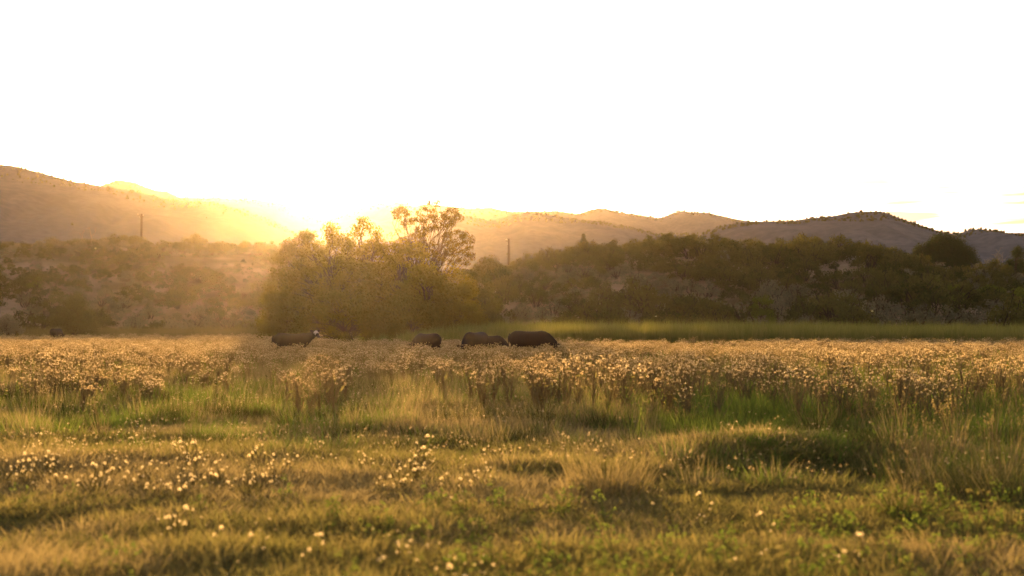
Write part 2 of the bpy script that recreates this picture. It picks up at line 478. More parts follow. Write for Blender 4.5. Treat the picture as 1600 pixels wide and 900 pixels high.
def dome_clusters(w_, h, d=None, n=40, r=0.9, z0=0.3, seedless=None):
    """clusters filling an uneven dome w_ wide, h high"""
    out = []
    d = d or w_ * 0.8
    for i in range(n):
        a = rng.uniform(0, 2 * math.pi); q = rng.random() ** 0.5
        x = math.cos(a) * q * w_ / 2; y = math.sin(a) * q * d / 2
        top = h * math.sqrt(max(0.05, 1 - q * q * 0.92))
        z = z0 + (top - z0 - r * 0.5) * rng.random() ** 0.42
        rr = r * rng.uniform(0.6, 1.25)
        out.append((x, y, z, rr, rr, rr * rng.uniform(0.65, 0.95)))
    return out

# landmark based labels: every repeated plant is told by the nearest landmark, the side of it, and its turn outwards
LAND = [((221, 392), 'tall utility pole'), ((140, 385), 'bare forked snag'), ((305, 385), 'small bench tree'),
        ((115, 482), 'lone dark bush'), ((560, 440), 'sunlit grove'), ((690, 430), 'open-crowned cottonwood'),
        ((795, 420), 'slim utility pole'), ((912, 392), 'lone pointed conifer'), ((1100, 384), 'right hilltop'),
        ((1325, 428), 'bare gully'), ((1470, 410), 'big round juniper'), ((1190, 470), 'lime-green willow'), ((1590, 410), 'right-edge trees'),
        ((950, 500), 'left reed band'), ((1400, 505), 'right reed band'), ((330, 505), 'left slope foot')]
ORD = ['first', 'second', 'third', 'fourth', 'fifth', 'sixth', 'seventh', 'eighth', 'ninth', 'tenth', 'eleventh', 'twelfth', 'thirteenth', 'fourteenth', 'fifteenth',
       'sixteenth', 'seventeenth', 'eighteenth', 'nineteenth', 'twentieth'] + ['twenty-' + q for q in ('first', 'second', 'third', 'fourth', 'fifth', 'sixth', 'seventh', 'eighth', 'ninth')] + ['thirtieth'] + ['thirty-' + q for q in ('first', 'second', 'third', 'fourth', 'fifth', 'sixth', 'seventh', 'eighth', 'ninth')] + ['fortieth'] + ['forty-' + q for q in ('first', 'second', 'third', 'fourth', 'fifth', 'sixth', 'seventh', 'eighth', 'ninth')]
def sector(dx, dy):
    a = math.degrees(math.atan2(-dy * 1.6, dx)) % 360
    return ['right', 'upper right', 'top', 'upper left', 'left', 'lower left', 'bottom', 'lower right'][int((a + 22.5) // 45) % 8]
SECT = {'right': 'to the right of', 'upper right': 'up and right of', 'top': 'behind', 'upper left': 'up and left of', 'left': 'to the left of',
        'lower left': 'down and left of', 'bottom': 'in front of', 'lower right': 'down and right of'}
def label_all(items, land, cat, group):
    """items: (object, px, py, look) -> unique labels"""
    bins = {}
    for it in items:
        d = [((it[1] - q[0][0]) ** 2 + (1.6 * (it[2] - q[0][1])) ** 2) for q in land]
        k = int(np.argmin(d)); q = land[k]
        s = sector(it[1] - q[0][0], it[2] - q[0][1])
        bins.setdefault((q[1], s), []).append((d[k], it))
    for (lm, s), v in bins.items():
        v.sort(key=lambda e: e[0])
        for i, (_, it) in enumerate(v):
            nth = ORD[min(i, len(ORD) - 1)]
            tag(it[0], '%s, %s %s the %s' % (it[3], nth, SECT[s], lm), cat, group)
def pix(x, y, z): return 800 + F * x / y, HZ - (z - EYE) / y * F

# ------------------------------------------------------------------ shrubs on the slopes
def shrub_proto(kind, w_, h, n, mat, leaf, dens, seed):
    root = empty('shrub', (0, 0, -50))
    cl = dome_clusters(w_, h, n=n, r=w_ * 0.15, z0=h * 0.12)
    a = Acc(); cp, cn_ = crown_points(cl, dens); V, Q, tt = leaves(cp, leaf, out=cn_); a.add(V, Q, t=tt)
    obj('foliage', a.mesh('foliage'), M[mat], root)
    b = Acc()
    for i in range(12):
        c = cl[rng.integers(len(cl))]
        e = np.array(c[:3]) + np.array([0, 0, c[5] * 1.3]); e[2] = min(e[2], h * 1.05)
        b.add(*tube(bend_path((rng.uniform(-.1, .1), rng.uniform(-.1, .1), -0.3), e, 4, 0.08), np.linspace(0.045, 0.012, 4), 4))
    obj('stem', b.mesh('stem'), M['bark'], root)
    root['k'] = kind
    return root
protos = []
for i in range(4): protos.append(shrub_proto('grey sage shrub', 2.2, 1.25, 20, 'sage', 0.13, 620, i))
for i in range(4): protos.append(shrub_proto('dark brown brush', 2.6, 1.8, 24, 'brush', 0.15, 520, i))
for i in range(2): protos.append(shrub_proto('lime willow bush', 2.2, 2.2, 22, 'lime', 0.15, 420, i))
used_proto = set()
def place_shrub(pi, x, y, s, sz):
    z = float(height(x, y)) - 0.05
    if pi in used_proto: o = copy_tree(protos[pi])
    else: o = protos[pi]; used_proto.add(pi)
    o.location = (x, y, z); o.rotation_euler = (0, 0, rng.uniform(0, 6.28)); o.scale = (s, s, s * sz)
    return o
def bare(px, py):
    g = ((px - 1325) / 46) ** 2 + ((py - 430 - (px - 1325) * 0.25) / 15) ** 2
    g2 = ((px - 350) / 90) ** 2 + ((py - 412) / 10) ** 2
    g3 = ((px - 170) / 110) ** 2 + ((py - 418) / 7) ** 2
    g4 = ((px - 1060) / 60) ** 2 + ((py - 412) / 6) ** 2
    return min(g, g2 + 0.4, g3 + 0.55, g4 + 0.5) < 1
cand = []
tries = 0
while len(cand) < 1500 and tries < 60000:
    tries += 1
    Y = rng.uniform(120, 262); px = rng.uniform(-120, 1720)
    x = X(px, Y)
    yb_, yr_, _z = [float(q) for q in hill_params(x)]
    t_ = (Y - yb_) / (yr_ - yb_)
    if t_ < 0.0 or t_ > 1.12: continue
    z = float(height(x, Y)); p = pix(x, Y, z)
    if bare(p[0], p[1]) and rng.random() < 0.93: continue
    left = x < -20
    s = rng.uniform(0.8, 1.5) * (1.0 if t_ > 0.25 else 1.3)
    if left and t_ > 0.45: s *= 0.75
    if not left and t_ > 0.78: s *= 0.68
    if px > 1150 and t_ < 0.75: s *= 1.25
    # spacing
    ok = True
    for (a_, b_, s2, *_r) in cand:
        if (a_ - x) ** 2 + (b_ - Y) ** 2 < (0.72 * (s + s2)) ** 2: ok = False; break
    if not ok: continue
    cand.append((x, Y, s, t_, p[0], p[1]))
def shrub_kind(x, Y, t_, px):
    c = fbm(x / 14 + 5, Y / 14, 3) + rng.uniform(-.12, .12)
    if px > 1130 and t_ < 0.6 and rng.random() < 0.07: return 8 + rng.integers(2)
    if px < 60 and rng.random() < 0.2: return 8 + rng.integers(2)
    return int(rng.integers(4)) + (0 if c > 0.52 else 4)
vis = [c for c in cand if -40 < c[4] < 1640]
vis.sort(key=lambda c: -c[2] / c[1] * (1 + 0.6 * rng.random()))
items = []
for c in vis[:285]:
    k = shrub_kind(c[0], c[1], c[3], c[4])
    o = place_shrub(k, c[0], c[1], c[2], rng.uniform(0.75, 1.2))
    pp = pix(c[0], c[1], float(height(c[0], c[1])) + 0.6 * c[2])
    items.append((o, pp[0], pp[1], ('broad ' if c[2] > 1.25 else 'small ' if c[2] < 0.9 else '') + protos[k]['k']))
label_all(items, LAND, 'shrub', 'shrubs covering the two slopes')
for p_ in protos:
    if 'k' in p_: del p_['k']
for o in C.objects:
    if o.name.startswith('shrub') and 'k' in o: del o['k']
chosen = set(id(c) for c in vis[:285])
rest = [c for c in cand if id(c) not in chosen]

# ------------------------------------------------------------------ geometry-node scatter for what nobody could count
def scatter(name, variants, P, rot, scl, idx, label, cat):
    """points with attributes -> instances of the variant meshes; one stuff object"""
    coll = bpy.data.collections.new(name + '_sources')
    for k, (me_, mats) in enumerate(variants):
        for m_ in mats:
            me_.materials.append(m_)
        o = bpy.data.objects.new('%s_source_%02d' % (name, k), me_)
        coll.objects.link(o)
    me_ = bpy.data.meshes.new(name)
    me_.vertices.add(len(P)); me_.vertices.foreach_set('co', np.asarray(P, np.float32).ravel())
    for nm, ty, va in (('rot', 'FLOAT_VECTOR', rot), ('scl', 'FLOAT_VECTOR', scl)):
        a = me_.attributes.new(nm, ty, 'POINT'); a.data.foreach_set('vector', np.asarray(va, np.float32).ravel())
    a = me_.attributes.new('idx', 'INT', 'POINT'); a.data.foreach_set('value', np.asarray(idx, np.int32))
    o = bpy.data.objects.new(name, me_); C.objects.link(o)
    ng = bpy.data.node_groups.new(name, 'GeometryNodeTree')
    ng.interface.new_socket('Geometry', in_out='INPUT', socket_type='NodeSocketGeometry')
    ng.interface.new_socket('Geometry', in_out='OUTPUT', socket_type='NodeSocketGeometry')
    n = ng.nodes.new; l = ng.links.new
    gi = n('NodeGroupInput'); gout = n('NodeGroupOutput')
    mtp = n('GeometryNodeMeshToPoints'); l(gi.outputs[0], mtp.inputs['Mesh'])
    ci = n('GeometryNodeCollectionInfo'); ci.inputs['Collection'].default_value = coll
    ci.inputs['Separate Children'].default_value = True; ci.inputs['Reset Children'].default_value = True
    iop = n('GeometryNodeInstanceOnPoints'); l(mtp.outputs[0], iop.inputs['Points']); l(ci.outputs[0], iop.inputs['Instance'])
    iop.inputs['Pick Instance'].default_value = True
    def at(nm, ty):
        q = n('GeometryNodeInputNamedAttribute'); q.data_type = ty; q.inputs['Name'].default_value = nm; return q
    l(at('idx', 'INT').outputs['Attribute'], iop.inputs['Instance Index'])
    e2r = n('FunctionNodeEulerToRotation'); l(at('rot', 'FLOAT_VECTOR').outputs['Attribute'], e2r.inputs[0]); l(e2r.outputs[0], iop.inputs['Rotation'])
    l(at('scl', 'FLOAT_VECTOR').outputs['Attribute'], iop.inputs['Scale'])
    l(iop.outputs[0], gout.inputs[0])
    md_ = o.modifiers.new('scatter', 'NODES'); md_.node_group = ng
    tag(o, label, cat, kind='stuff')
    return o

def pts(n, y0, y1, px0=-110, px1=1710, pw=1.0):
    """random ground points between two distances, even over the ground (pw=1) or denser near"""
    u = rng.random(n)
    Y = (y0 ** (1 + pw) + u * (y1 ** (1 + pw) - y0 ** (1 + pw))) ** (1 / (1 + pw))
    return X(rng.uniform(px0, px1, n), Y), Y
def rots(n, tilt=0.12): return np.stack([rng.normal(0, tilt, n), rng.normal(0, tilt, n), rng.uniform(0, 6.283, n)], 1)

def blades(n, r, h, wd, lean=0.35, curve=0.5, seg=3, hj=0.4):
    b = rng.uniform(0, 6.283, n); rr = r * rng.random(n) ** 0.6
    bx, by = np.cos(b) * rr, np.sin(b) * rr
    d = b + rng.normal(0, 0.9, n)
    hh = h * (1 - hj + hj * 2 * rng.random(n)) * (1 - 0.3 * rr / r)
    ln = lean * rng.uniform(0.1, 1, n) * hh
    cv = curve * rng.random(n) * hh
    f = rng.uniform(0, 6.283, n)
    V = []; 
    for k in range(seg + 1):
        s = k / seg
        cx = bx + np.cos(d) * (ln * s + cv * s * s); cy_ = by + np.sin(d) * (ln * s + cv * s * s)
        cz = hh * s - cv * 0.35 * s ** 3
        wk = wd * 0.5 * (1 - s ** 1.5)
        if k < seg:
            V.append(np.stack([cx - np.cos(f) * wk, cy_ - np.sin(f) * wk, cz], 1)); V.append(np.stack([cx + np.cos(f) * wk, cy_ + np.sin(f) * wk, cz], 1))
        else: V.append(np.stack([cx, cy_, cz], 1))
    m = len(V); V = np.stack(V, 1).reshape(-1, 3)
    o = np.arange(n)[:, None] * m
    Q = np.concatenate([o + np.array([2 * k, 2 * k + 1, 2 * k + 3, 2 * k + 2]) for k in range(seg - 1)]) if seg > 1 else None
    T = o + np.array([2 * seg - 2, 2 * seg - 1, 2 * seg])
    return V, Q, T, np.repeat(rng.random(n), m)

def tuft(n, r, h, wd, **k):
    a = Acc(); V, Q, T, t = blades(n, r, h, wd, **k); a.add(V, Q, T, t); return a

# far shrubs that make up the rest of the cover
sv = []
for p_, m_ in ((0, 'sage'), (1, 'sage'), (4, 'brush'), (5, 'brush')):
    sv.append((protos[p_].children[0].data if protos[p_].children[0].name.startswith('foliage') else protos[p_].children[1].data, []))
rp_ = np.array([(c[0], c[1], float(height(c[0], c[1])) - 0.1) for c in rest])
nS = len(rp_)
sc_ = np.array([c[2] for c in rest])
xs_, ys_ = pts(3200, 122, 262)
yb_, yr_, _ = hill_params(xs_); tt_ = (ys_ - yb_) / (yr_ - yb_)
zz_ = height(xs_, ys_); pp_ = np.array([bare(*pix(a_, b_, c_)) for a_, b_, c_ in zip(xs_, ys_, zz_)])
k_ = (tt_ > 0.02) & (tt_ < 1.15) & (~pp_ | (rng.random(len(xs_)) < 0.12))
lo_ = np.stack([xs_, ys_, zz_ - 0.05], 1)[k_]
P_ = np.concatenate([rp_, lo_]); S_ = np.concatenate([sc_, rng.uniform(0.22, 0.6, len(lo_))])
cn = fbm(P_[:, 0] / 14 + 5, P_[:, 1] / 14, 3)
I_ = np.where(cn + rng.uniform(-.12, .12, len(P_)) > 0.5, rng.integers(0, 2, len(P_)), rng.integers(2, 4, len(P_)))
scatter('slope_scrub', sv, P_, rots(len(P_), 0.05), np.stack([S_, S_, S_ * rng.uniform(.7, 1.2, len(S_))], 1), I_, 'low sage and brush filling the ground between the larger shrubs of both slopes', 'scrub')
# scrub on the valley floor behind the bench, and pinyon on the mountain sides
vx, vy = pts(1400, 265, 420, -100, 1700, 0.6)
vz = height(vx, vy)
S_ = rng.uniform(0.8, 1.6, len(vx))
scatter('valley_scrub', sv_ := [(m_.copy(), []) for m_, _ in sv], np.stack([vx, vy, vz - .2], 1), rots(len(vx), 0.05), np.stack([S_ * 1.2, S_ * 1.2, S_ * 1.3], 1), rng.integers(0, 4, len(vx)), 'trees and scrub on the flat valley floor before the mountains', 'scrub')
pine = Acc(); u = rand_unit(46) * 0.5; V_, Q_, t_ = leaves(np.stack([u[:, 0] * 0.9, u[:, 1] * 0.9, 0.5 + u[:, 2]], 1), 0.55, 0.9); pine.add(V_, Q_, t=t_)
pm = pine.mesh('mountain_tree')
PP = []; SS = []
for (g, yy, h, Y) in RIDGES:
    n_ = 1300
    i = rng.integers(0, g.shape[0] - 12, n_); j = rng.integers(0, g.shape[1] - 1, n_)
    r_ = rng.integers(40, 44, n_ * 39 // 40); i[:n_ * 39 // 40] = r_
    fx = rng.random(n_); 
    x = g[i, j] * (1 - fx) + g[i, j + 1] * fx
    fy = rng.random(n_); i2 = np.minimum(i + 1, g.shape[0] - 1)
    y = yy[i, j] * (1 - fy) + yy[i2, j] * fy
    z = (h[i, j] * (1 - fx) + h[i, j + 1] * fx) * (1 - fy) + (h[i2, j] * (1 - fx) + h[i2, j + 1] * fx) * fy
    PP.append(np.stack([x, y, z - 0.15], 1)); SS.append(rng.uniform(0.35, 0.85, n_) * (1.7 if Y > 900 else 1.0))
PP = np.concatenate(PP); SS = np.concatenate(SS)
scatter('mountain_forest', [(pm, [M['juniper']])], PP, rots(len(PP), 0.02), np.stack([SS, SS, SS * 1.15], 1), np.zeros(len(PP)), 'scattered pinyon and juniper trees dotting the mountain sides', 'forest')

# ------------------------------------------------------------------ trees
def px_cluster(list_px, Y, base, r=0.35, jy=1.2, rs=0.8):
    out = []
    for q in list_px:
        rr = (q[2] if len(q) > 2 else r) * rng.uniform(0.85, 1.2)
        out.append((X(q[0], Y) - base[0], rng.uniform(-jy, jy), Z(q[1], Y) - base[2], rr, rr, rr * rs))
    return out

def base_at(px, Y): return (X(px, Y), Y, float(height(X(px, Y), Y)))
# airy cottonwood, traced cluster by cluster
crop = [(110, 200), (160, 190), (210, 190), (140, 255), (190, 310), (250, 230), (270, 290), (340, 210), (330, 275), (410, 165), (470, 122), (530, 125), (500, 190), (470, 250), (420, 300),
        (520, 280), (400, 350), (480, 365), (540, 350), (590, 300), (620, 255), (650, 170), (700, 165), (715, 215), (755, 250), (680, 285), (640, 350), (690, 320), (600, 225), (340, 380),
        (290, 430), (350, 455), (250, 510), (210, 470), (320, 520), (380, 515), (440, 560), (490, 530), (410, 430), (610, 440), (660, 410), (720, 400), (770, 430), (700, 480), (640, 520),
        (820, 440), (870, 480), (800, 510), (740, 540), (850, 545), (680, 570), (620, 610), (700, 625), (780, 600), (840, 620), (880, 660), (660, 690), (580, 670), (760, 690), (830, 710), (500, 620), (420, 630)]
Yc = 114.0
bc = base_at(640, Yc)
cl = px_cluster([(600 + a_ / 6.43, 300 + b_ / 6.43) for a_, b_ in crop], Yc, bc, 0.40, 1.3, 0.85)
cl += [(c[0] + rng.uniform(-.35, .35), c[1] + rng.uniform(-.6, .6), c[2] + rng.uniform(-.3, .3), .22, .22, .2) for c in cl]
build_tree('cottonwood_tree', 'tall open-crowned cottonwood rising from the right side of the grove', 'tree', bc, cl, 0.16, 560, 'cottonwood', 0.15, limb=.4,
           trunks=[(0, 0, (1.0, 0, Z(385, Yc) - bc[2])), (0.3, .2, (2.9, 0.3, Z(395, Yc) - bc[2])), (-.2, .2, (-.2, 0.3, Z(375, Yc) - bc[2]))])
# the grove
def grove_tree(label, px, Y, wpx, toppx, n, cat='tree', r=0.75, dens=480, mat='crown', name='willow_tree', leaf=0.17, tr=0.14, grp=None):
    b = base_at(px, Y)
    w_ = wpx / F * Y; h = Z(toppx, Y) - b[2]
    cl = dome_clusters(w_, h, n=int(n * 1.35), r=r, z0=0.4)
    return build_tree(name, label, cat, b, cl, leaf, dens, mat, tr * (.4 if cat == 'bush' else 1), group=grp)
G = 'trees of the grove'
grove_tree('leafy willow at the left end of the grove, in the glow of the sun', 468, 113, 124, 350, 90, grp=G)
grove_tree('broad willow right under the low sun in the middle of the grove', 520, 110, 160, 346, 110, grp=G)
grove_tree('taller willow of the grove with a feathery top just right of the sun', 572, 112, 130, 334, 100, r=0.65, grp=G)
grove_tree('dense willow between the sun-side trees and the open-crowned cottonwood', 628, 111, 140, 362, 110, grp=G)
grove_tree('dark low willow in front of the cottonwood trunk', 665, 109, 90, 404, 60, grp=G)
grove_tree('rounded bush at the right foot of the grove', 712, 110, 78, 412, 50, 'bush', name='willow_bush', grp=G)
grove_tree('brown-green bush at the right end of the grove, sloping down to the saddle', 742, 118, 74, 404, 44, 'bush', name='oak_bush', mat='brush', r=.6)
grove_tree('low bush at the front left corner of the grove', 437, 110, 52, 440, 30, 'bush', name='willow_bush', grp=G)
grove_tree('low brush in front of the grove under the sun', 540, 106, 170, 448, 60, 'bush', name='willow_bush', grp=G)
grove_tree('low brush in front of the grove right of the sun', 640, 105, 130, 455, 50, 'bush', name='willow_bush', grp=G)
grove_tree('dark round bush on the slope left of the slim utility pole', 762, 165, 60, 398, 40, 'bush', name='oak_bush', mat='brush', r=.9)
grove_tree('dark bush standing alone at the foot of the left slope', 115, 150, 66, 452, 46, 'bush', name='oak_bush', mat='brush', r=.8)
grove_tree('pale bush at the left edge at the foot of the slope', 12, 150, 44, 488, 24, 'bush', name='oak_bush', mat='sage', r=.6)
# bench skyline
grove_tree('small lone tree with an open crown on the edge of the left bench', 305, 240, 40, 362, 16, r=.9, mat='crown', name='small_tree', dens=260)
grove_tree('dark spreading tree beside the tall utility pole', 203, 238, 46, 366, 22, r=1.0, mat='brush', name='small_tree')
grove_tree('open pale tree on the bench left of the forked snag', 75, 242, 38, 368, 14, r=.8, mat='sage', name='small_tree', dens=260)
grove_tree('low tree on the bench between the snag and the pole', 165, 240, 36, 372, 18, r=.9, mat='brush', name='small_tree')
grove_tree('dark brush clump on the bench at the left edge of the view', 18, 240, 60, 377, 22, 'bush', r=1.0, mat='brush', name='oak_bush')
grove_tree('brush clump at the foot of the forked snag', 132, 239, 60, 374, 26, 'bush', r=1.0, mat='brush', name='oak_bush')
grove_tree('small bush on the bench left of the lone small tree', 272, 240, 26, 380, 12, 'bush', r=.8, mat='brush', name='oak_bush')
grove_tree('small tree on the bench near the glow of the sun', 395, 240, 50, 374, 18, r=.9, mat='crown', name='small_tree')
grove_tree('low tree on the bench edge nearest the sun', 350, 241, 34, 381, 12, r=.8, mat='crown', name='small_tree')
# right hill
def conifer(label, px, Y, wpx, toppx, rows=9, name='juniper_tree', grp=None, pointy=True):
    b = base_at(px, Y); w_ = wpx / F * Y; h = Z(toppx, Y) - b[2]
    cl = []
    for i in range(rows):
        t = i / (rows - 1)
        prof = (1 - t) ** 0.75 if pointy else math.sqrt(max(0.02, 1 - (1.15 * t - .2) ** 2 if t > .17 else .9 + t * .5))
        rr = w_ / 2 * (prof * 0.85 + 0.05)
        m_ = max(2, int((8 if pointy else 16) * (rr / (w_ / 2)) + 2))
        for k in range(m_):
            a_ = rng.uniform(0, 6.28); q = rr * rng.uniform(0.35, 1.0)
            s = w_ * (0.12 if pointy else 0.085) * rng.uniform(.7, 1.3)
            cl.append((math.cos(a_) * q, math.sin(a_) * q, 0.35 + t * (h - 0.55), s, s, s * 1.15))
    return build_tree(name, label, 'tree', b, cl, 0.16, 560, 'juniper', 0.16, grp, trunks=[(0, 0, (0, 0, h * .9))], fork=.5, droop=-0.4)
conifer('lone pointed conifer on the crest of the right hill, left of its top', 912, 196, 24, 366)
conifer('big round-topped juniper standing dark against the mountain', 1472, 190, 122, 373, 14, pointy=False)
Gj = 'row of junipers on the skyline left of the big round juniper'
for (px_, w_, tp, lb_) in ((1322, 24, 381, 'leftmost juniper of the skyline row on the right hill'), (1341, 26, 383, 'second juniper from the left in the skyline row'), (1360, 28, 385, 'third juniper from the left in the skyline row, the widest'),
                       (1391, 22, 391, 'rightmost juniper of the skyline row, next to the gap')):
    conifer(lb_, px_, 206, w_, tp, 7, pointy=False, grp=Gj)
grove_tree('yellow-green young tree below the skyline junipers', 1382, 196, 26, 398, 12, r=.6, mat='lime', name='young_tree')
grove_tree('wide flat-topped oak brush on the top of the right hill', 1068, 201, 92, 374, 44, 'bush', r=.9, mat='brush', name='oak_bush')
grove_tree('oak brush just left of the hilltop', 1000, 200, 62, 377, 30, 'bush', r=.9, mat='brush', name='oak_bush')
grove_tree('oak brush between the pointed conifer and the hilltop', 948, 198, 46, 381, 22, 'bush', r=.8, mat='brush', name='oak_bush')
grove_tree('dark oak brush on the right shoulder of the hilltop', 1160, 198, 84, 374, 40, 'bush', r=.9, mat='brush', name='oak_bush')
grove_tree('oak brush with a feathery top in the middle of the right crest', 1250, 198, 90, 384, 40, 'bush', r=.9, mat='brush', name='oak_bush')
grove_tree('paler brush on the crest left of the skyline junipers', 1285, 200, 40, 380, 20, 'bush', r=.8, mat='sage', name='oak_bush')
grove_tree('bright lime-green willow at the foot of the right hill beside the reeds', 1192, 124, 40, 448, 26, 'bush', r=.5, mat='lime', name='willow_bush')
grove_tree('lime-green willow spray on the slope at the far right', 1550, 150, 44, 444, 24, 'bush', r=.6, mat='lime', name='willow_bush')
grove_tree('green willow at the right edge of the view low on the slope', 1606, 148, 50, 448, 28, 'bush', r=.6, mat='lime', name='willow_bush')
grove_tree('tall dark green tree cut by the right edge of the view', 1588, 190, 30, 379, 18, r=.8, mat='juniper', name='juniper_tree')
grove_tree('light green tree at the right edge behind the dark one', 1612, 194, 34, 383, 18, r=.8, mat='lime', name='young_tree')
grove_tree('low brush between the bare twigs and the right edge', 1556, 186, 60, 404, 22, 'bush', r=.8, mat='brush', name='oak_bush')

def bare_tree(label, px, Y, h, spread_, n, name='bare_tree', r0=0.1):
    b = base_at(px, Y); root = empty(name, b); tag(root, label, 'dead tree')
    a = Acc(); tr_ = bend_path((0, 0, -.4), (spread_ * .1, 0, h * .55), 5, .05); a.add(*tube(tr_, np.linspace(r0, r0 * .6, 5), 6))
    obj('trunk', a.mesh('trunk', True), M['deadwood'], root)
    for k in range(n):
        s = tr_[rng.integers(2, 5)]; an = (k / max(1, n - 1) - .5) * 1.5 + rng.uniform(-.15, .15)
        e = s + np.array([math.sin(an) * spread_, rng.uniform(-.4, .4), math.cos(an) * h * .5])
        bb = Acc(); pth = bend_path(s, e, 5, .09); bb.add(*tube(pth, np.linspace(r0 * .5, .02, 5), 5))
        for q in range(3):
            s2 = pth[rng.integers(2, 4)]; e2 = s2 + np.array([rng.uniform(-.5, .5) * spread_, rng.uniform(-.3, .3), rng.uniform(.2, .5) * h * .4])
            bb.add(*tube(bend_path(s2, e2, 4, .1), np.linspace(.035, .012, 4), 4))
        obj('limb', bb.mesh('limb', True), M['deadwood'], root)
bare_tree('bare forked snag sticking out of the brush on the left bench', 141, 238, 4.0, .7, 2)
bare_tree('smaller thin snag just left of the forked one', 128, 239, 3.0, .5, 2)
bare_tree('leafless twiggy tree left of the trees at the right edge', 1560, 192, 4.2, 1.6, 7, r0=.09)
bare_tree('short leafless tree beside the taller twiggy one', 1546, 193, 3.2, 1.1, 5, r0=.07)

# ------------------------------------------------------------------ utility poles
def utility_pole(label, px, Y, toppy, arm=True):
    b = base_at(px, Y); h = Z(toppy, Y) - b[2]
    root = empty('utility_pole', b, R(78)); tag(root, label, 'utility pole')
    a = Acc(); a.add(*tube([(0, 0, -1), (0, 0, h * .5), (0.02, 0, h)], [.20, .18, .16], 10))
    a.add(*tube([(0.02, 0, h), (0.02, 0, h + .02)], [.17, .01], 10)); obj('pole', a.mesh('pole', True), M['pole'], root)
    c = Acc(); c.add(*tube([(-1.1, .16, h - .35), (1.1, .16, h - .35)], [.06, .06], 6)); obj('crossarm', c.mesh('crossarm'), M['pole'], root)
    for sx in (-1, 0, 1):
        d = Acc(); d.add(*tube([(sx, .16, h - .3), (sx, .16, h - .22), (sx, .16, h - .2), (sx, .16, h - .08)], [.03, .03, .07, .04], 8)); obj('insulator', d.mesh('insulator', True), M['ceramic'], root)
    for s in (-1, 1):
        e = Acc(); e.add(*tube([(s * .6, .16, h - .35), (0, .13, h - .95)], [.02, .02], 5)); obj('brace', e.mesh('brace'), M['metal'], root)
    return root
utility_pole('tall timber utility pole rising above the brush on the left bench', 221, 244, 334)
utility_pole('slim utility pole in the saddle beside the right hill', 795, 205, 373)

# ------------------------------------------------------------------ cattle
def ring_tube(rings, sides=12):
    """rings: (x, y, z, half width (y), half height, pitch) lofted along their own centres"""
    P = np.array([r[:3] for r in rings], float)
    d = np.gradient(P, axis=0); d /= np.linalg.norm(d, axis=1, keepdims=True)
    V = []
    th = np.linspace(0, 2 * math.pi, sides, endpoint=False)
    for i, r in enumerate(rings):
        side = np.cross([0, 0, 1], d[i]); 
        if np.linalg.norm(side) < 0.2: side = np.array([0.0, 1.0, 0.0])
        side /= np.linalg.norm(side); up = np.cross(d[i], side)
        V.append(P[i] + np.cos(th)[:, None] * side * r[3] + np.sin(th)[:, None] * up * r[4])
    V = np.concatenate(V); k = len(rings)
    Q = [(i * sides + j, i * sides + (j + 1) % sides, (i + 1) * sides + (j + 1) % sides, (i + 1) * sides + j) for i in range(k - 1) for j in range(sides)]
    a = len(V); V = np.concatenate([V, [P[0] - d[0] * rings[0][4] * .4], [P[-1] + d[-1] * rings[-1][4] * .4]])
    T = [(a, (j + 1) % sides, j) for j in range(sides)] + [(a + 1, (k - 1) * sides + j, (k - 1) * sides + (j + 1) % sides) for j in range(sides)]
    return V, np.array(Q), np.array(T)

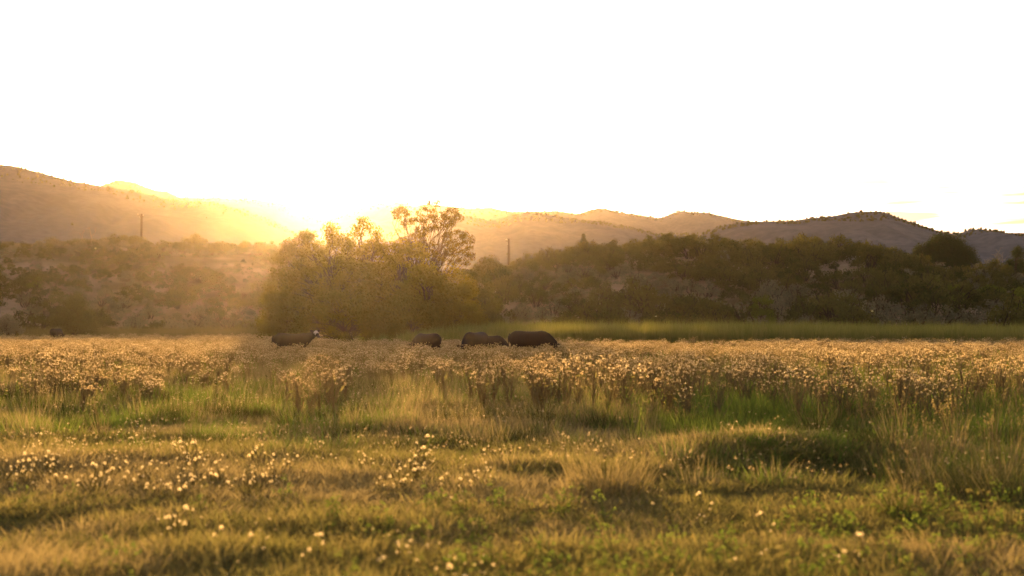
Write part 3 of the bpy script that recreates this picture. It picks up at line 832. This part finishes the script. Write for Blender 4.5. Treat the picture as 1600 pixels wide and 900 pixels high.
def cow(label, px, Y, yaw, pose, scale=1.0, head_turn=0.0, white=False, group='cattle grazing in the thistle field'):
    b = base_at(px, Y)
    root = empty('cow', b, R(yaw), scale); tag(root, label, 'cow', group)
    A = Acc()
    def rt(rings, sides=12):
        V, Q, T = ring_tube(rings, sides); A.add(V, Q, T)
    rt([(-.98, 0, 1.14, .10, .13), (-.92, 0, 1.08, .21, .24), (-.78, 0, 1.03, .28, .31), (-.5, 0, .99, .31, .345), (-.2, 0, .975, .34, .335), (.1, 0, .965, .345, .34), (.38, 0, .965, .32, .35),
        (.6, 0, .98, .28, .36), (.78, 0, 1.0, .22, .31), (.9, 0, 1.0, .13, .2)], 16)
    rt([(.35, 0, 1.16, .1, .1), (.55, 0, 1.2, .13, .14), (.75, 0, 1.16, .12, .14)])   # withers
    ht = R(head_turn); ch, sh = math.cos(ht), math.sin(ht)
    if pose == 'up':
        n0 = np.array([1.12, 0, 1.27]); poll = n0 + np.array([.14 * ch, .14 * sh, .12]); mz_ = poll + np.array([.42 * ch, .42 * sh, -.24])
        rt([(.62, 0, 1.02, .2, .32), (.82, 0, 1.1, .17, .27), (.98, 0, 1.2, .135, .2), (*n0, .12, .165), (*poll, .10, .13)])
    elif pose == 'low':   # grazing
        n0 = np.array([1.22, .06 * sh, .74]); poll = n0 + np.array([.14 * ch, .14 * sh, -.08]); mz_ = poll + np.array([.26 * ch, .26 * sh, -.42])
        rt([(.62, 0, 1.0, .2, .31), (.85, 0, .98, .17, .27), (1.05, 0, .88, .14, .2), (*n0, .12, .16), (*poll, .11, .13)])
    else:                 # level
        n0 = np.array([1.2, .04 * sh, .98]); poll = n0 + np.array([.16 * ch, .16 * sh, 0.0]); mz_ = poll + np.array([.38 * ch, .38 * sh, -.26])
        rt([(.62, 0, 1.02, .2, .31), (.85, 0, 1.04, .17, .25), (1.02, 0, 1.02, .14, .19), (*n0, .12, .15), (*poll, .11, .13)])
    hd = mz_ - poll
    rt([tuple(poll - hd * .12) + (.10, .10), tuple(poll + hd * .08) + (.125, .135), tuple(poll + hd * .35) + (.12, .13), tuple(poll + hd * .62) + (.09, .10), tuple(poll + hd * .88) + (.08, .08), tuple(poll + hd * 1.0) + (.065, .06)])
    for s in (-1, 1):
        st = rng.uniform(-.08, .08)
        rt([(.62, s * .15, .98, .10, .16), (.6 + st * .3, s * .19, .78, .09, .12), (.58 + st, s * .18, .58, .06, .07), (.61 + st, s * .18, .38, .05, .05), (.6 + st, s * .18, .15, .034, .036), (.62 + st, s * .18, .07, .045, .05)], 10)
        st = rng.uniform(-.1, .1)
        rt([(-.74, s * .14, 1.0, .15, .24), (-.68, s * .19, .82, .14, .2), (-.62 + st, s * .2, .66, .09, .12), (-.86 + st, s * .19, .44, .05, .065), (-.84 + st, s * .19, .2, .036, .038), (-.8 + st, s * .19, .07, .045, .05)], 10)
    rt([(.2, 0, .62, .12, .06), (.5, 0, .62, .13, .09), (.74, 0, .66, .10, .10)], 10)   # brisket
    if not white: rt([(-.55, 0, .66, .12, .08), (-.42, 0, .62, .1, .08)], 10)
    tmp = bpy.data.objects.new('tmp', A.mesh('tmp')); C.objects.link(tmp)
    rm = tmp.modifiers.new('r', 'REMESH'); rm.mode = 'VOXEL'; rm.voxel_size = 0.026
    smm = tmp.modifiers.new('s', 'SMOOTH'); smm.iterations = 5; smm.factor = .6
    dg_ = bpy.context.evaluated_depsgraph_get()
    bm_ = bpy.data.meshes.new_from_object(tmp.evaluated_get(dg_)); bpy.data.objects.remove(tmp)
    bm_.name = 'body'; bm_.materials.clear(); bm_.materials.append(M['coat']); bm_.materials.append(M['white_hair'])
    nf = len(bm_.polygons)
    cc = np.zeros(nf * 3, np.float32); bm_.polygons.foreach_get('center', cc); cc = cc.reshape(-1, 3)
    mi = np.zeros(nf, np.int32)
    if white:
        t_ = ((cc - poll) @ hd) / (hd @ hd)
        front = (cc - (poll + np.outer(t_, hd))) @ np.cross(hd / np.linalg.norm(hd), [-sh, ch, 0])
        near = np.linalg.norm(cc - (poll + hd * .45), axis=1) < .36
        mi[(t_ > .10) & (t_ < .55) & near & (front > -.03)] = 1
    bm_.polygons.foreach_set('material_index', mi); bm_.polygons.foreach_set('use_smooth', np.ones(nf, bool))
    obj('body', bm_, None, root)
    side = np.array([-sh, ch, 0.0]); up_ = np.cross(hd / np.linalg.norm(hd), side); up_ = up_ if up_[2] > 0 or pose == 'low' else -up_
    hn = hd / np.linalg.norm(hd)
    for s in (-1, 1):
        e0 = poll + side * s * .09 + np.array([0, 0, .05]); e1 = e0 + side * s * .22 + np.array([0, 0, .0]) - hn * .03
        V, Q, T = ring_tube([(*e0, .03, .02), (*(e0 * .6 + e1 * .4), .035, .07), (*(e0 * .3 + e1 * .7), .03, .06), (*e1, .01, .015)], 8)
        obj('ear', mesh_np('ear', V, Q, T, smooth=True), M['coat'], root)
        c = poll + hd * .33 + side * s * .112 + np.cross(side, hn) * -.0
        bme = bmesh.new(); bmesh.ops.create_uvsphere(bme, u_segments=8, v_segments=6, radius=.026); bmesh.ops.translate(bme, verts=bme.verts, vec=Vector(c))
        me_ = bpy.data.meshes.new('eye'); bme.to_mesh(me_); bme.free(); obj('eye', me_, M['eye'], root)
    V, Q, T = ring_tube([(*(poll + hd * .9), .078, .07), (*(poll + hd * 1.02), .07, .06), (*(poll + hd * 1.07), .045, .035)], 10)
    obj('muzzle', mesh_np('muzzle', V, Q, T, smooth=True), M['nose'], root)
    V, Q, T = ring_tube([(-1.0, 0, 1.2, .035, .035), (-1.06, 0, 1.1, .03, .03), (-1.07, .01, .85, .02, .02), (-1.06, .02, .62, .02, .02), (-1.06, .02, .5, .045, .045), (-1.06, .02, .34, .02, .02)], 8)
    obj('tail', mesh_np('tail', V, Q, T, smooth=True), M['coat'], root)
    return root
cow('black calf with a white face, standing side on with its head raised', 457, 66, 0, 'up', .89, -55, True)
cow('small black cow grazing alone between the white-faced calf and the overlapping pair', 668, 69, 132, 'low', .92)
cow('black cow with high round back, head low left, in front of another cow', 743, 61, 246, 'low', .99, 25)
cow('low black cow sloping down to the right, half hidden behind the round-backed one', 764, 66, -38, 'low', .86)
cow('large black cow side on with head down, rightmost of the herd', 828, 60, -30, 'low', .99)
cow('tiny far black cow alone at the field edge on the far left', 88, 128, 82, 'low', .98, group='far cattle')

# ------------------------------------------------------------------ grass
def gh(x, y): return height(x, y)
def scat(name, var, x, y, s, label, cat, sink=0.01, tilt=0.12, sz=None, ids=None):
    P = np.stack([x, y, gh(x, y) - sink], 1); n = len(x)
    S = np.stack([s, s, s if sz is None else sz], 1)
    I = rng.integers(0, len(var), n) if ids is None else ids
    return scatter(name, var, P, rots(n, tilt), S, I, label, cat)

def patch(x, y): return fbm(x / 4.5 + 3, y / 3.0 + 8, 4)
def rel(x, y): return 800 + F * x / y      # photo column of a ground point
# short turf
v = []
for i in range(5): v.append((tuft(70, .22, .075, .008, lean=.9, curve=.9, seg=2).mesh('turf'), [M['lawn']]))
for i in range(2): v.append((tuft(46, .20, .09, .007, lean=1.0, curve=.9, seg=2).mesh('turf'), [M['dry']]))
x, y = pts(46000, 7.3, 40, pw=.55)
pc = patch(x, y) + .09 * np.exp(-((y - 16) / 2.2) ** 2) * (rel(x, y) < 950) + .05 * np.exp(-((y - 9.5) / 1.2) ** 2) - .06 * (rel(x, y) > 1050)
ids = np.where(pc + rng.normal(0, .05, len(x)) > .56, rng.integers(5, 7, len(x)), rng.integers(0, 5, len(x)))
lane = np.exp(-((y - 12.6) / 1.3) ** 2)
s = rng.uniform(.6, 1.3, len(x)) * (1 + y / 40) 
hz_ = s * (0.25 + 2.2 * fbm(x / 1.0, y / 0.8, 3) ** 1.5) * (1 - .35 * lane)
scat('turf', v, x, y, s, 'short mixed green and straw-coloured turf of the foreground', 'grass', sz=hz_, ids=ids)
# medium grass
v = []
for i in range(4): v.append((tuft(60, .22, .26, .007, lean=.5, curve=.5).mesh('grass'), [M['green']]))
for i in range(4): v.append((tuft(46, .22, .30, .006, lean=.45, curve=.5).mesh('grass'), [M['dry']]))
for i in range(3): v.append((tuft(64, .2, .24, .008, lean=.5, curve=.6).mesh('grass'), [M['tussock']]))
x, y = pts(42000, 12, 62, pw=.9)
rr = rel(x, y)
right = sstep(980, 1150, rr)
dens = sstep(16.5, 25, y) * (0.30 + 0.70 * sstep(.42, .56, fbm(x / 1.7, y / 1.7, 3))) + right * sstep(13.2, 15.5, y) * .75
hol = np.exp(-(((x - 3.3) / 1.1) ** 2 + ((y - 15.0) / 1.0) ** 2)); dens *= (1 - .8 * hol)
k = rng.random(len(x)) < dens; x, y, rr, right = x[k], y[k], rr[k], right[k]
dryp = .62 - .42 * right * (y < 45) + (fbm(x / 3, y / 3, 3) - .5) * 1.6 - .15 * (y < 24)
ids = np.where(rng.random(len(x)) < dryp, rng.integers(4, 8, len(x)), rng.integers(0, 4, len(x)))
ids = np.where((fbm(x / .9 + 50, y / .7, 3) + rng.normal(0, .03, len(x)) > .6) & (y < 34), rng.integers(8, 11, len(x)), ids)
s = rng.uniform(.7, 1.3, len(x)) * np.clip(.85 + y / 90, .8, 1.5)
hz_ = s * (.22 + 1.9 * fbm(x / 1.4 + 4, y / 1.4, 3) ** 1.5) * (1 + .5 * right * sstep(15, 22, y) * (y < 40)) * (1 + .6 * sstep(22, 30, y) * (1 - sstep(36, 46, y))) * (1 - .3 * sstep(42, 55, y))
hz_ = np.clip(hz_, .3, 1.9)
scat('meadow_grass', v, x, y, s, 'knee-high green and dry grass between the turf and the thistles', 'grass', sz=hz_, ids=ids)
# far field straw
v = [(tuft(60, .45, .55, .02, lean=.35, curve=.3, seg=2).mesh('straw'), [M['straw']]) for i in range(3)] + [(tuft(60, .45, .5, .02, lean=.35, curve=.3, seg=2).mesh('straw'), [M['green']]) for i in range(2)]
x, y = pts(11000, 30, 165, pw=1.0)
keep = (y < 92) | (rel(x, y) < 620)
x, y = x[keep], y[keep]
ids = np.where(rng.random(len(x)) < .25 + .5 * fbm(x / 6, y / 6, 3), rng.integers(0, 3, len(x)), rng.integers(3, 5, len(x)))
s = rng.uniform(.6, 1.25, len(x))
scat('field_straw', v, x, y, s, 'pale dry grass filling the thistle field back to the reeds', 'grass', ids=ids, sz=s * (.35 + .8 * fbm(x / 5, y / 5, 3)))
# tall seeding grass stems
def seed_grass(n, h, mat):
    a = Acc(); V, Q, T, t = blades(n, .10, h, .006, lean=.35, curve=.35, hj=.3); a.add(V, Q, T, t)
    V, Q, T, t = blades(n, .16, h * .5, .008, lean=.5, curve=.5); a.add(V, Q, T, t)
    for i in range(n // 3):
        b = rng.uniform(0, 6.28); q = rng.uniform(0, .1); hh = h * rng.uniform(.85, 1.25); ln = rng.uniform(.02, .25) * h
        p0 = np.array([math.cos(b) * q, math.sin(b) * q, 0]); p1 = p0 + np.array([math.cos(b) * ln, math.sin(b) * ln, hh])
        a.add(*tube(bend_path(p0, p1, 3, .03), [.003, .0025, .002], 3))
        u = rng.random(9)[:, None]; P = p1 - (p1 - p0) * u * .2 + rng.normal(0, .006, (9, 3)); V, Q2, t2 = leaves(P, .03, .3); a.add(V, Q2, t=t2)
    return a.mesh('seeding_grass')
v = [(seed_grass(18, .62, 0), [M['dry']]) for i in range(4)] + [(seed_grass(18, .6, 0), [M['green']]) for i in range(3)]
x, y = pts(9000, 12.5, 48, pw=.9)
rr = rel(x, y)
dens = np.where(rr > 930, .30 * sstep(17.5, 22, y) + .35 * (rr > 1380) * sstep(12.5, 15, y), 0.10 * sstep(19, 24, y)) * (sstep(.40, .55, fbm(x / 1.5 + 9, y / 1.5, 3)) + .15)
dens = dens * (1 - .3 * (y > 34))
k = rng.random(len(x)) < dens; x, y = x[k], y[k]
ids = np.where(rng.random(len(x)) < .55, rng.integers(0, 4, len(x)), rng.integers(4, 7, len(x)))
s = rng.uniform(.7, 1.15, len(x))
scat('seeding_grass', v, x, y, s, 'tall seeding grass stems, thickest at the right side of the meadow', 'grass', ids=ids)
# reeds
def reed_var():
    a = Acc(); V, Q, T, t = blades(40, .55, 1.8, .045, lean=.14, curve=.12, seg=3, hj=.34); a.add(V, Q, T, t); return a.mesh('reeds')
v = [(reed_var(), [M['reed']]) for i in range(4)]
x, y = pts(6500, 92, 118, 560, 1760, pw=1)
edge = sstep(560, 760, rel(x, y)); k = rng.random(len(x)) < edge * .9 + .05
x, y = x[k], y[k]; s = rng.uniform(.8, 1.05, len(x)) 
scat('reed_bed', v, x, y, s, 'band of tall green reeds behind the right half of the field', 'reeds', sz=s * (.9 + .2 * fbm(x / 4, y / 4, 2)) * (.75 + .25 * sstep(600, 800, rel(x, y))) * (1 - .10 * sstep(1100, 1600, rel(x, y))))
x, y = pts(2600, 150, 168, -80, 640, pw=1); s = rng.uniform(.5, .9, len(x))
scat('marsh_grass', [(reed_var(), [M['marsh']]) for i in range(3)], x, y, s, 'dim strip of tall grass at the foot of the left slope and grove', 'grass')

# ------------------------------------------------------------------ tussocks one can point at
def tussock(label, px, py, h, r, kinds=('tussock', 'dry'), n=260):
    Y = EYE * F / (py - HZ); x = X(px, Y)
    root = empty('grass_tussock', (x, Y, float(height(x, Y)) - .02), rng.uniform(0, 6.28)); tag(root, label, 'grass tussock', 'tussocks in the meadow')
    n = int(n * 1.4); a = tuft(n, r * .85, h, .008, lean=.5, curve=.5, hj=.5); obj('blades', a.mesh('blades'), M[kinds[0]], root)['kind'] = 'stuff'
    a = tuft(n // 4, r * .75, h * 1.15, .006, lean=.5, curve=.4, hj=.5); obj('dry_blades', a.mesh('dry_blades'), M[kinds[1]], root)['kind'] = 'stuff'
tussock('dark upright tussock below the white-faced calf', 457, 672, .42, .22)
tussock('small dark tussock left of the upright one, at the edge of the bare turf', 345, 700, .26, .24)
tussock('low wide tussock between the calf and the lone small cow, nearer the camera', 552, 672, .26, .45)
tussock('green tussock just right of the low wide one', 680, 672, .30, .35)
tussock('small tussock in front of the green one, lower down', 622, 703, .20, .32)
tussock('bushy tussock below the overlapping pair of cows', 775, 668, .42, .30)
tussock('dense tussock with dry tips below the large black cow', 850, 672, .46, .42)
tussock('flat tussock left of the big foreground clump', 752, 704, .2, .38)
tussock('dry tussock between the flat one and the big foreground clump', 850, 705, .22, .32)
tussock('big brown tussock with a dark base, the largest in the foreground', 948, 772, .42, .46, kinds=('dry', 'tussock'), n=420)
tussock('tall tussock with arching stems in the right half of the meadow', 1278, 690, .50, .34)
tussock('dark green tussock near the left edge of the view', 30, 672, .25, .4)
tussock('low green tussock right of the leftmost one', 110, 668, .24, .36)
tussock('bank of green grass above the dark hollow', 1240, 745, .30, .55, n=420)
tussock('green clump at the left end of the dark hollow', 1140, 738, .26, .35)
tussock('green clump at the right end of the dark hollow', 1385, 735, .26, .42)
tussock('tall grass clump at the right edge of the meadow, nearer the camera', 1520, 775, .42, .50, n=260)
tussock('tall brownish grass clump cut by the right edge of the view', 1590, 790, .42, .46, n=260)
tussock('grey-green weed-like clump left of the tall right-edge grass', 1412, 808, .26, .2)

# ------------------------------------------------------------------ thistles
def head_geo(c, r):
    """dry flower head: fluffy top over a dark cup"""
    P = c + rand_unit(8) * r * np.array([1, 1, .7]); return leaves(P, r * 1.3, .6)
def thistle_parts(h, nh):
    st = Acc(); hd_ = Acc(); tips = []
    for i in range(nh):
        b = rng.uniform(0, 6.28); sp = h * rng.uniform(.05, .34)
        s = np.array([0, 0, h * rng.uniform(.15, .55)]); e = np.array([math.cos(b) * sp, math.sin(b) * sp, h * rng.uniform(.78, 1.08)])
        st.add(*tube(bend_path(s, e, 3, .06), [.006, .004, .003], 3)); tips.append(e)
    st.add(*tube(bend_path((0, 0, 0), (0, 0, h * .9), 4, .03), [.006, .005, .004, .003], 4))
    n_ = int(20 * h / .75); zz = rng.random(n_) ** 1.2 * h * .8; aa = rng.uniform(0, 6.28, n_); q = (.03 + .30 * rng.random(n_)) * (1 - zz / h * .4)
    V, Q, t = leaves(np.stack([np.cos(aa) * q, np.sin(aa) * q, zz], 1), .11, .28); lf = Acc(); lf.add(V, Q, t=t)
    for e in tips:
        V, Q, t = head_geo(e, .0165); hd_.add(V, Q, t=t)
    return st, lf, hd_
def thistle_proto(h, nh):
    st, lf, hd_ = thistle_parts(h, nh)
    root = empty('thistle', (0, 0, -60))
    obj('stem', st.mesh('stem'), M['stalk'], root)
    obj('leaf', lf.mesh('leaf'), M['thistle_leaf'], root)['kind'] = 'stuff'
    obj('flower_head', hd_.mesh('flower_head'), M['thistle_head'], root)['kind'] = 'stuff'
    return root
tp = [thistle_proto(rng.uniform(.68, .85), int(rng.integers(15, 26))) for i in range(8)]
used_t = set()
spots = []
def clump(px, py, w_, n, yy=None):
    """thistle clump whose heads show round (px, py)"""
    for i in range(n):
        q = px + rng.normal(0, w_ / 1.8); Y = (EYE - .72) * F / max(42, py - HZ + min(3, rng.normal(-8, 11))); spots.append((X(q, Y), Y))
clump(515, 592, 46, 9); clump(735, 588, 40, 8); clump(805, 584, 60, 9); clump(850, 580, 50, 6); clump(870, 592, 60, 5); clump(950, 592, 110, 14); clump(1060, 590, 130, 18)
clump(1195, 580, 60, 12); clump(1300, 598, 190, 26); clump(1450, 596, 170, 24); clump(1560, 596, 110, 12); clump(110, 562, 220, 22)
x, y = pts(2600, 25, 44, -40, 1640)
fd = fbm(x / 3 + 30, y / 3, 3)
need = 298 - len(spots)
o_ = [i for i in range(len(x)) if fd[i] > .5 and y[i] > 27 + 4 * (rel(x[i], y[i]) < 1000)][:max(0, need)]
spots += [(x[i], y[i]) for i in o_]
TL = [((520, 590), 'brightest thistle clump'), ((360, 600), 'low glinting stems'), ((740, 590), 'brown clump below cow pair'),
      ((830, 584), 'clump below large cow'), ((930, 592), 'sparse mid-right clump'), ((1060, 590), 'warm middle thicket'), ((1195, 578), 'first right-hand thicket'),
      ((1300, 600), 'second right-hand thicket'), ((1450, 592), 'third right-hand thicket'), ((1580, 590), 'right meadow edge'), ((130, 560), 'bright left thistle bank'), ((660, 575), 'gap below lone cow'), ((250, 580), 'straw dip')]
items = []
for (x_, y_) in spots[:298]:
    i = int(rng.integers(8))
    if i in used_t: o = copy_tree(tp[i])
    else: o = tp[i]; used_t.add(i)
    s_ = rng.uniform(.85, 1.25)
    o.location = (x_, y_, float(height(x_, y_)) - .01); o.rotation_euler = (rng.normal(0, .06), rng.normal(0, .06), rng.uniform(0, 6.28)); o.scale = (s_,) * 3
    p = pix(x_, y_, .7)
    items.append((o, p[0], p[1], 'tall dry thistle' if s_ > 1.1 else 'short dry thistle' if s_ < .95 else 'dry thistle'))
label_all(items, TL, 'thistle', 'dry thistles standing in the meadow')
for i in range(8):
    if i not in used_t:
        for ch in list(tp[i].children): bpy.data.objects.remove(ch)
        bpy.data.objects.remove(tp[i])
# the thousands behind
v = []
for i in range(8):
    st, lf, hd_ = thistle_parts(rng.uniform(.50, .80), int(rng.integers(13, 24)))
    A = Acc(); ns = 0
    for part in (st, lf, hd_): A.add(np.concatenate(part.V), np.concatenate(part.Q) if part.Q else None, None, np.concatenate(part.t))
    me_ = A.mesh('thistles')
    cnt = [sum(len(q) for q in part.Q) for part in (st, lf, hd_)]
    mi = np.concatenate([np.full(c, k_) for k_, c in enumerate(cnt)]).astype(np.int32)
    me_.polygons.foreach_set('material_index', mi)
    v.append((me_, [M['stalk'], M['thistle_leaf'], M['thistle_head']]))
x, y = pts(30000, 24, 135, pw=.85)
rr = rel(x, y)
dens = (.22 + .78 * sstep(.43, .55, fbm(x / 3.6 + 40, y / 6, 4) + .10 * sstep(42, 60, y))) * sstep(25, 36, y + 5 * (rr > 1150) + 4 * (rr < 300))
dens *= np.where(y > 88, .6 * (rr < 520), 1.0) * (.35 + .45 * sstep(28, 42, y) + .25 * sstep(.45, .6, fbm(x / 2.2 + 11, y / 3, 2)))
k = rng.random(len(x)) < dens; x, y = x[k], y[k]
s = rng.uniform(.76, 1.12, len(x))
scat('thistle_field', v, x, y, s, 'dense mass of dry thistles filling the field as far as the cattle and beyond', 'thistles', tilt=.07)

# ------------------------------------------------------------------ fluffy seed heads in the foreground
def fluff_mesh(r):
    P = rand_unit(26) * r * rng.uniform(.4, 1, 26)[:, None]; V, Q, t = leaves(P, r * .75, .5); a = Acc(); a.add(V, Q, t=t); return a.mesh('seed_head')
fl = [fluff_mesh(r_) for r_ in (.007, .010, .013, .017)]
def seed_proto(h, nh):
    root = empty('seed_plant', (0, 0, -70)); st = Acc(); tips = []
    for i in range(nh):
        b = rng.uniform(0, 6.28); sp = h * rng.uniform(.1, .6)
        e = np.array([math.cos(b) * sp, math.sin(b) * sp, h * rng.uniform(.55, 1.1)]); st.add(*tube(bend_path((0, 0, 0), e, 4, .06), [.004, .003, .003, .002], 4)); tips.append(e)
    V, Q, T, t = blades(26, .08, h * .5, .012, lean=1.2, curve=.8, seg=2); st.add(V, Q, T, t)
    obj('stem', st.mesh('stem'), M['thistle_leaf'], root)
    for e in tips:
        o = obj('seed_head', fl[int(rng.integers(4))], M['fluff'], root); o.location = e
    return root
sp_ = [seed_proto(rng.uniform(.14, .26), n_) for n_ in (1, 2, 3, 4, 5, 2)]
used_s = set(); items = []
def gp(px, py):   # ground point from photo row of the head (head 0.18 m up)
    Y = (EYE - .18) * F / (py - HZ); return X(px, Y), Y
sites = []
def sites_in(px, py, wx, wy, n):
    for i in range(int(n * 1.25)): sites.append((px + rng.normal(0, wx), py + rng.normal(0, wy)))
sites_in(100, 695, 18, 5, 9); sites_in(238, 692, 16, 5, 10); sites_in(210, 655, 12, 12, 8); sites_in(285, 698, 10, 4, 6); sites_in(300, 718, 12, 6, 6); sites_in(77, 720, 3, 8, 4); sites_in(12, 735, 14, 6, 8)
sites_in(160, 738, 30, 8, 16); sites_in(60, 738, 30, 6, 10); sites_in(230, 742, 26, 8, 12); sites_in(300, 740, 24, 10, 12); sites_in(420, 722, 18, 8, 9); sites_in(380, 745, 30, 8, 14); sites_in(450, 730, 14, 8, 7); sites_in(515, 709, 6, 3, 3)
sites_in(562, 716, 8, 4, 4); sites_in(638, 728, 9, 8, 12); sites_in(664, 710, 6, 4, 6); sites_in(604, 750, 16, 10, 5); sites_in(705, 752, 14, 8, 6); sites_in(740, 742, 14, 6, 4); sites_in(768, 730, 10, 6, 3); sites_in(780, 708, 6, 4, 2)
sites_in(1090, 778, 12, 4, 3); sites_in(1025, 768, 6, 4, 2); sites_in(318, 818, 16, 5, 6); sites_in(270, 815, 8, 5, 2); sites_in(660, 862, 26, 12, 6); sites_in(610, 850, 16, 8, 5); sites_in(730, 868, 8, 4, 2); sites_in(415, 832, 14, 8, 4)
sites_in(350, 885, 10, 4, 2); sites_in(1187, 806, 3, 4, 1); sites_in(1340, 855, 30, 10, 3); sites_in(1160, 845, 40, 10, 3); sites_in(520, 848, 10, 8, 3)
SL = [((100, 700), 'leftmost bright patch'), ((240, 692), 'second bright patch'), ((210, 650), 'slanting pale weed'), ((160, 740), 'sunlit strip at left'), ((20, 735), 'left strip end'),
      ((300, 730), 'sunlit strip middle'), ((430, 730), 'right strip end'), ((562, 716), 'single white dot'), ((640, 725), 'bright double cluster'), ((720, 750), 'scattered central dots'),
      ((1060, 775), 'big brown tussock'), ((318, 818), 'blurred low-left clump'), ((640, 860), 'blurred bottom-centre weeds'), ((415, 835), 'blurred weeds left of centre'), ((1240, 840), 'blurred bottom-right grass'), ((780, 712), 'bare turf below cows')]
for (a_, b_) in sites:
    x_, y_ = gp(a_, b_)
    i = int(rng.integers(6))
    if i in used_s: o = copy_tree(sp_[i])
    else: o = sp_[i]; used_s.add(i)
    s_ = rng.uniform(.5, 1.4)
    o.location = (x_, y_, float(height(x_, y_)) - .005); o.rotation_euler = (rng.normal(0, .1), rng.normal(0, .1), rng.uniform(0, 6.28)); o.scale = (s_,) * 3
    nh = sum(1 for c_ in o.children if c_.name.startswith('seed_head'))
    items.append((o, a_, b_, ['', 'single', 'two', 'three', 'four', 'five'][nh] + '-headed white weed'))
label_all(items, SL, 'weed', 'weeds with white seed heads in the foreground')

# low broad weeds of the nearest ground
v = []
for i in range(4):
    a = Acc(); n_ = 30; b = rng.uniform(0, 6.28, n_); q = rng.uniform(.02, .14, n_)
    V, Q, t = leaves(np.stack([np.cos(b) * q, np.sin(b) * q, rng.uniform(.01, .14, n_)], 1), .045, .22); a.add(V, Q, t=t)
    for j in range(5):
        e = (rng.uniform(-.08, .08), rng.uniform(-.08, .08), rng.uniform(.12, .26)); a.add(*tube(bend_path((0, 0, 0), e, 3, .05), [.003, .002, .002], 3))
        V, Q, t = leaves(np.array(e) + rng.normal(0, .014, (6, 3)), .028, .5); a.add(V, Q, t=t)
    v.append((a.mesh('weeds'), [M['thistle_leaf'] if i % 2 else M['green']]))
x, y = pts(800, 7.5, 12.5, -60, 1660, pw=.8)
k = rng.random(len(x)) < sstep(.45, .6, fbm(x / 1.6 + 60, y / 1.0, 3)) * (.35 + .65 * (rel(x, y) > 520)); x, y = x[k], y[k]
scat('low_weeds', v, x, y, rng.uniform(.45, 1.0, len(x)) * (1 + .25 * (rel(x, y) > 900)), 'low leafy weeds across the blurred nearest ground', 'weeds')
g_ = Acc()
P = rand_unit(8) * .012; V, Q, t = leaves(P, .015, .6); g_.add(V, Q, t=t)
x, y = pts(26000, 14, 46, pw=.8); k = rng.random(len(x)) < sstep(.42, .6, fbm(x / 2 + 70, y / 2, 3)) * .7; x, y = x[k], y[k]
P_ = np.stack([x, y, height(x, y) + rng.uniform(.05, .30, len(x)) * (1 + .6 * sstep(20, 28, y))], 1)
scatter('grass_seed_tops', [(g_.mesh('seed_tops'), [M['thistle_head']])], P_, rots(len(x)), np.stack([rng.uniform(.5, 1.2, len(x))] * 3, 1), np.zeros(len(x)), 'small glinting seed tops among the dry meadow grass', 'grass seeds')

# stones in the bare gully
def rock_mesh():
    b_ = bmesh.new(); bmesh.ops.create_icosphere(b_, subdivisions=2, radius=1)
    for q in b_.verts: q.co *= 1 + (float(vnoise(q.co.x * 2 + 9, q.co.y * 2 + q.co.z * 3 + 4)) - .5) * .6
    for q in b_.verts: q.co.z *= .55
    m_ = bpy.data.meshes.new('stone'); b_.to_mesh(m_); b_.free(); return m_
x = rng.uniform(X(1275, 188), X(1375, 188), 500); y = rng.uniform(172, 200, 500)
scat('gully_stones', [(rock_mesh(), [M['rock']])], x, y, rng.uniform(.08, .45, 500), 'loose stones over the bare gully on the right hill', 'stones', sink=.02)

# insects caught by the light
for (a_, b_, Y, lb_) in ((149, 389, 16, 'bright flying insect over the brush right of the forked snag'), (810, 405, 20, 'bright flying insect in the air just right of the slim utility pole'), (1363, 487, 18, 'bright flying insect before the dark slope at the right'), (1025, 495, 20, 'bright flying insect above the middle of the reed band')):
    root = empty('insect', (X(a_, Y), Y, Z(b_, Y)), rng.uniform(0, 6)); tag(root, lb_, 'insect', 'insects in the air')
    V, Q, T = ring_tube([(-.008, 0, 0, .0015, .0015), (0, 0, 0, .003, .003), (.008, 0, 0, .0015, .0015)], 6); obj('body', mesh_np('body', V, Q, T), M['coat'], root)
    for s_ in (-1, 1):
        W = np.array([(.003, 0, .002), (.008, s_ * .012, .010), (0, s_ * .018, .014), (-.007, s_ * .010, .008)]); obj('wing', mesh_np('wing', W, [(0, 1, 2, 3)]), M['wing'], root)

# ------------------------------------------------------------------ haze
hm, t = new_mat('haze_air')
pv = t.nodes.new('ShaderNodeVolumePrincipled'); pv.inputs['Color'].default_value = (1.0, 0.80, 0.56, 1); pv.inputs['Density'].default_value = HAZE_DENSITY
pv.inputs['Anisotropy'].default_value = HAZE_G; pv.inputs['Density Attribute'].default_value = ''
ho = t.nodes.new('ShaderNodeOutputMaterial'); t.links.new(pv.outputs[0], ho.inputs['Volume'])
bm = bmesh.new(); bmesh.ops.create_cube(bm, size=1)
me = bpy.data.meshes.new('haze'); bm.to_mesh(me); bm.free()
zt = max(float(r[2].max()) for r in RIDGES) + 12
hz = obj('haze', me, hm)
hz.scale = (5600, 4000, zt + 6); hz.location = (0, 1500, (zt - 6) / 2)
tag(hz, 'thin golden evening haze filling the whole valley air', 'haze', kind='stuff')
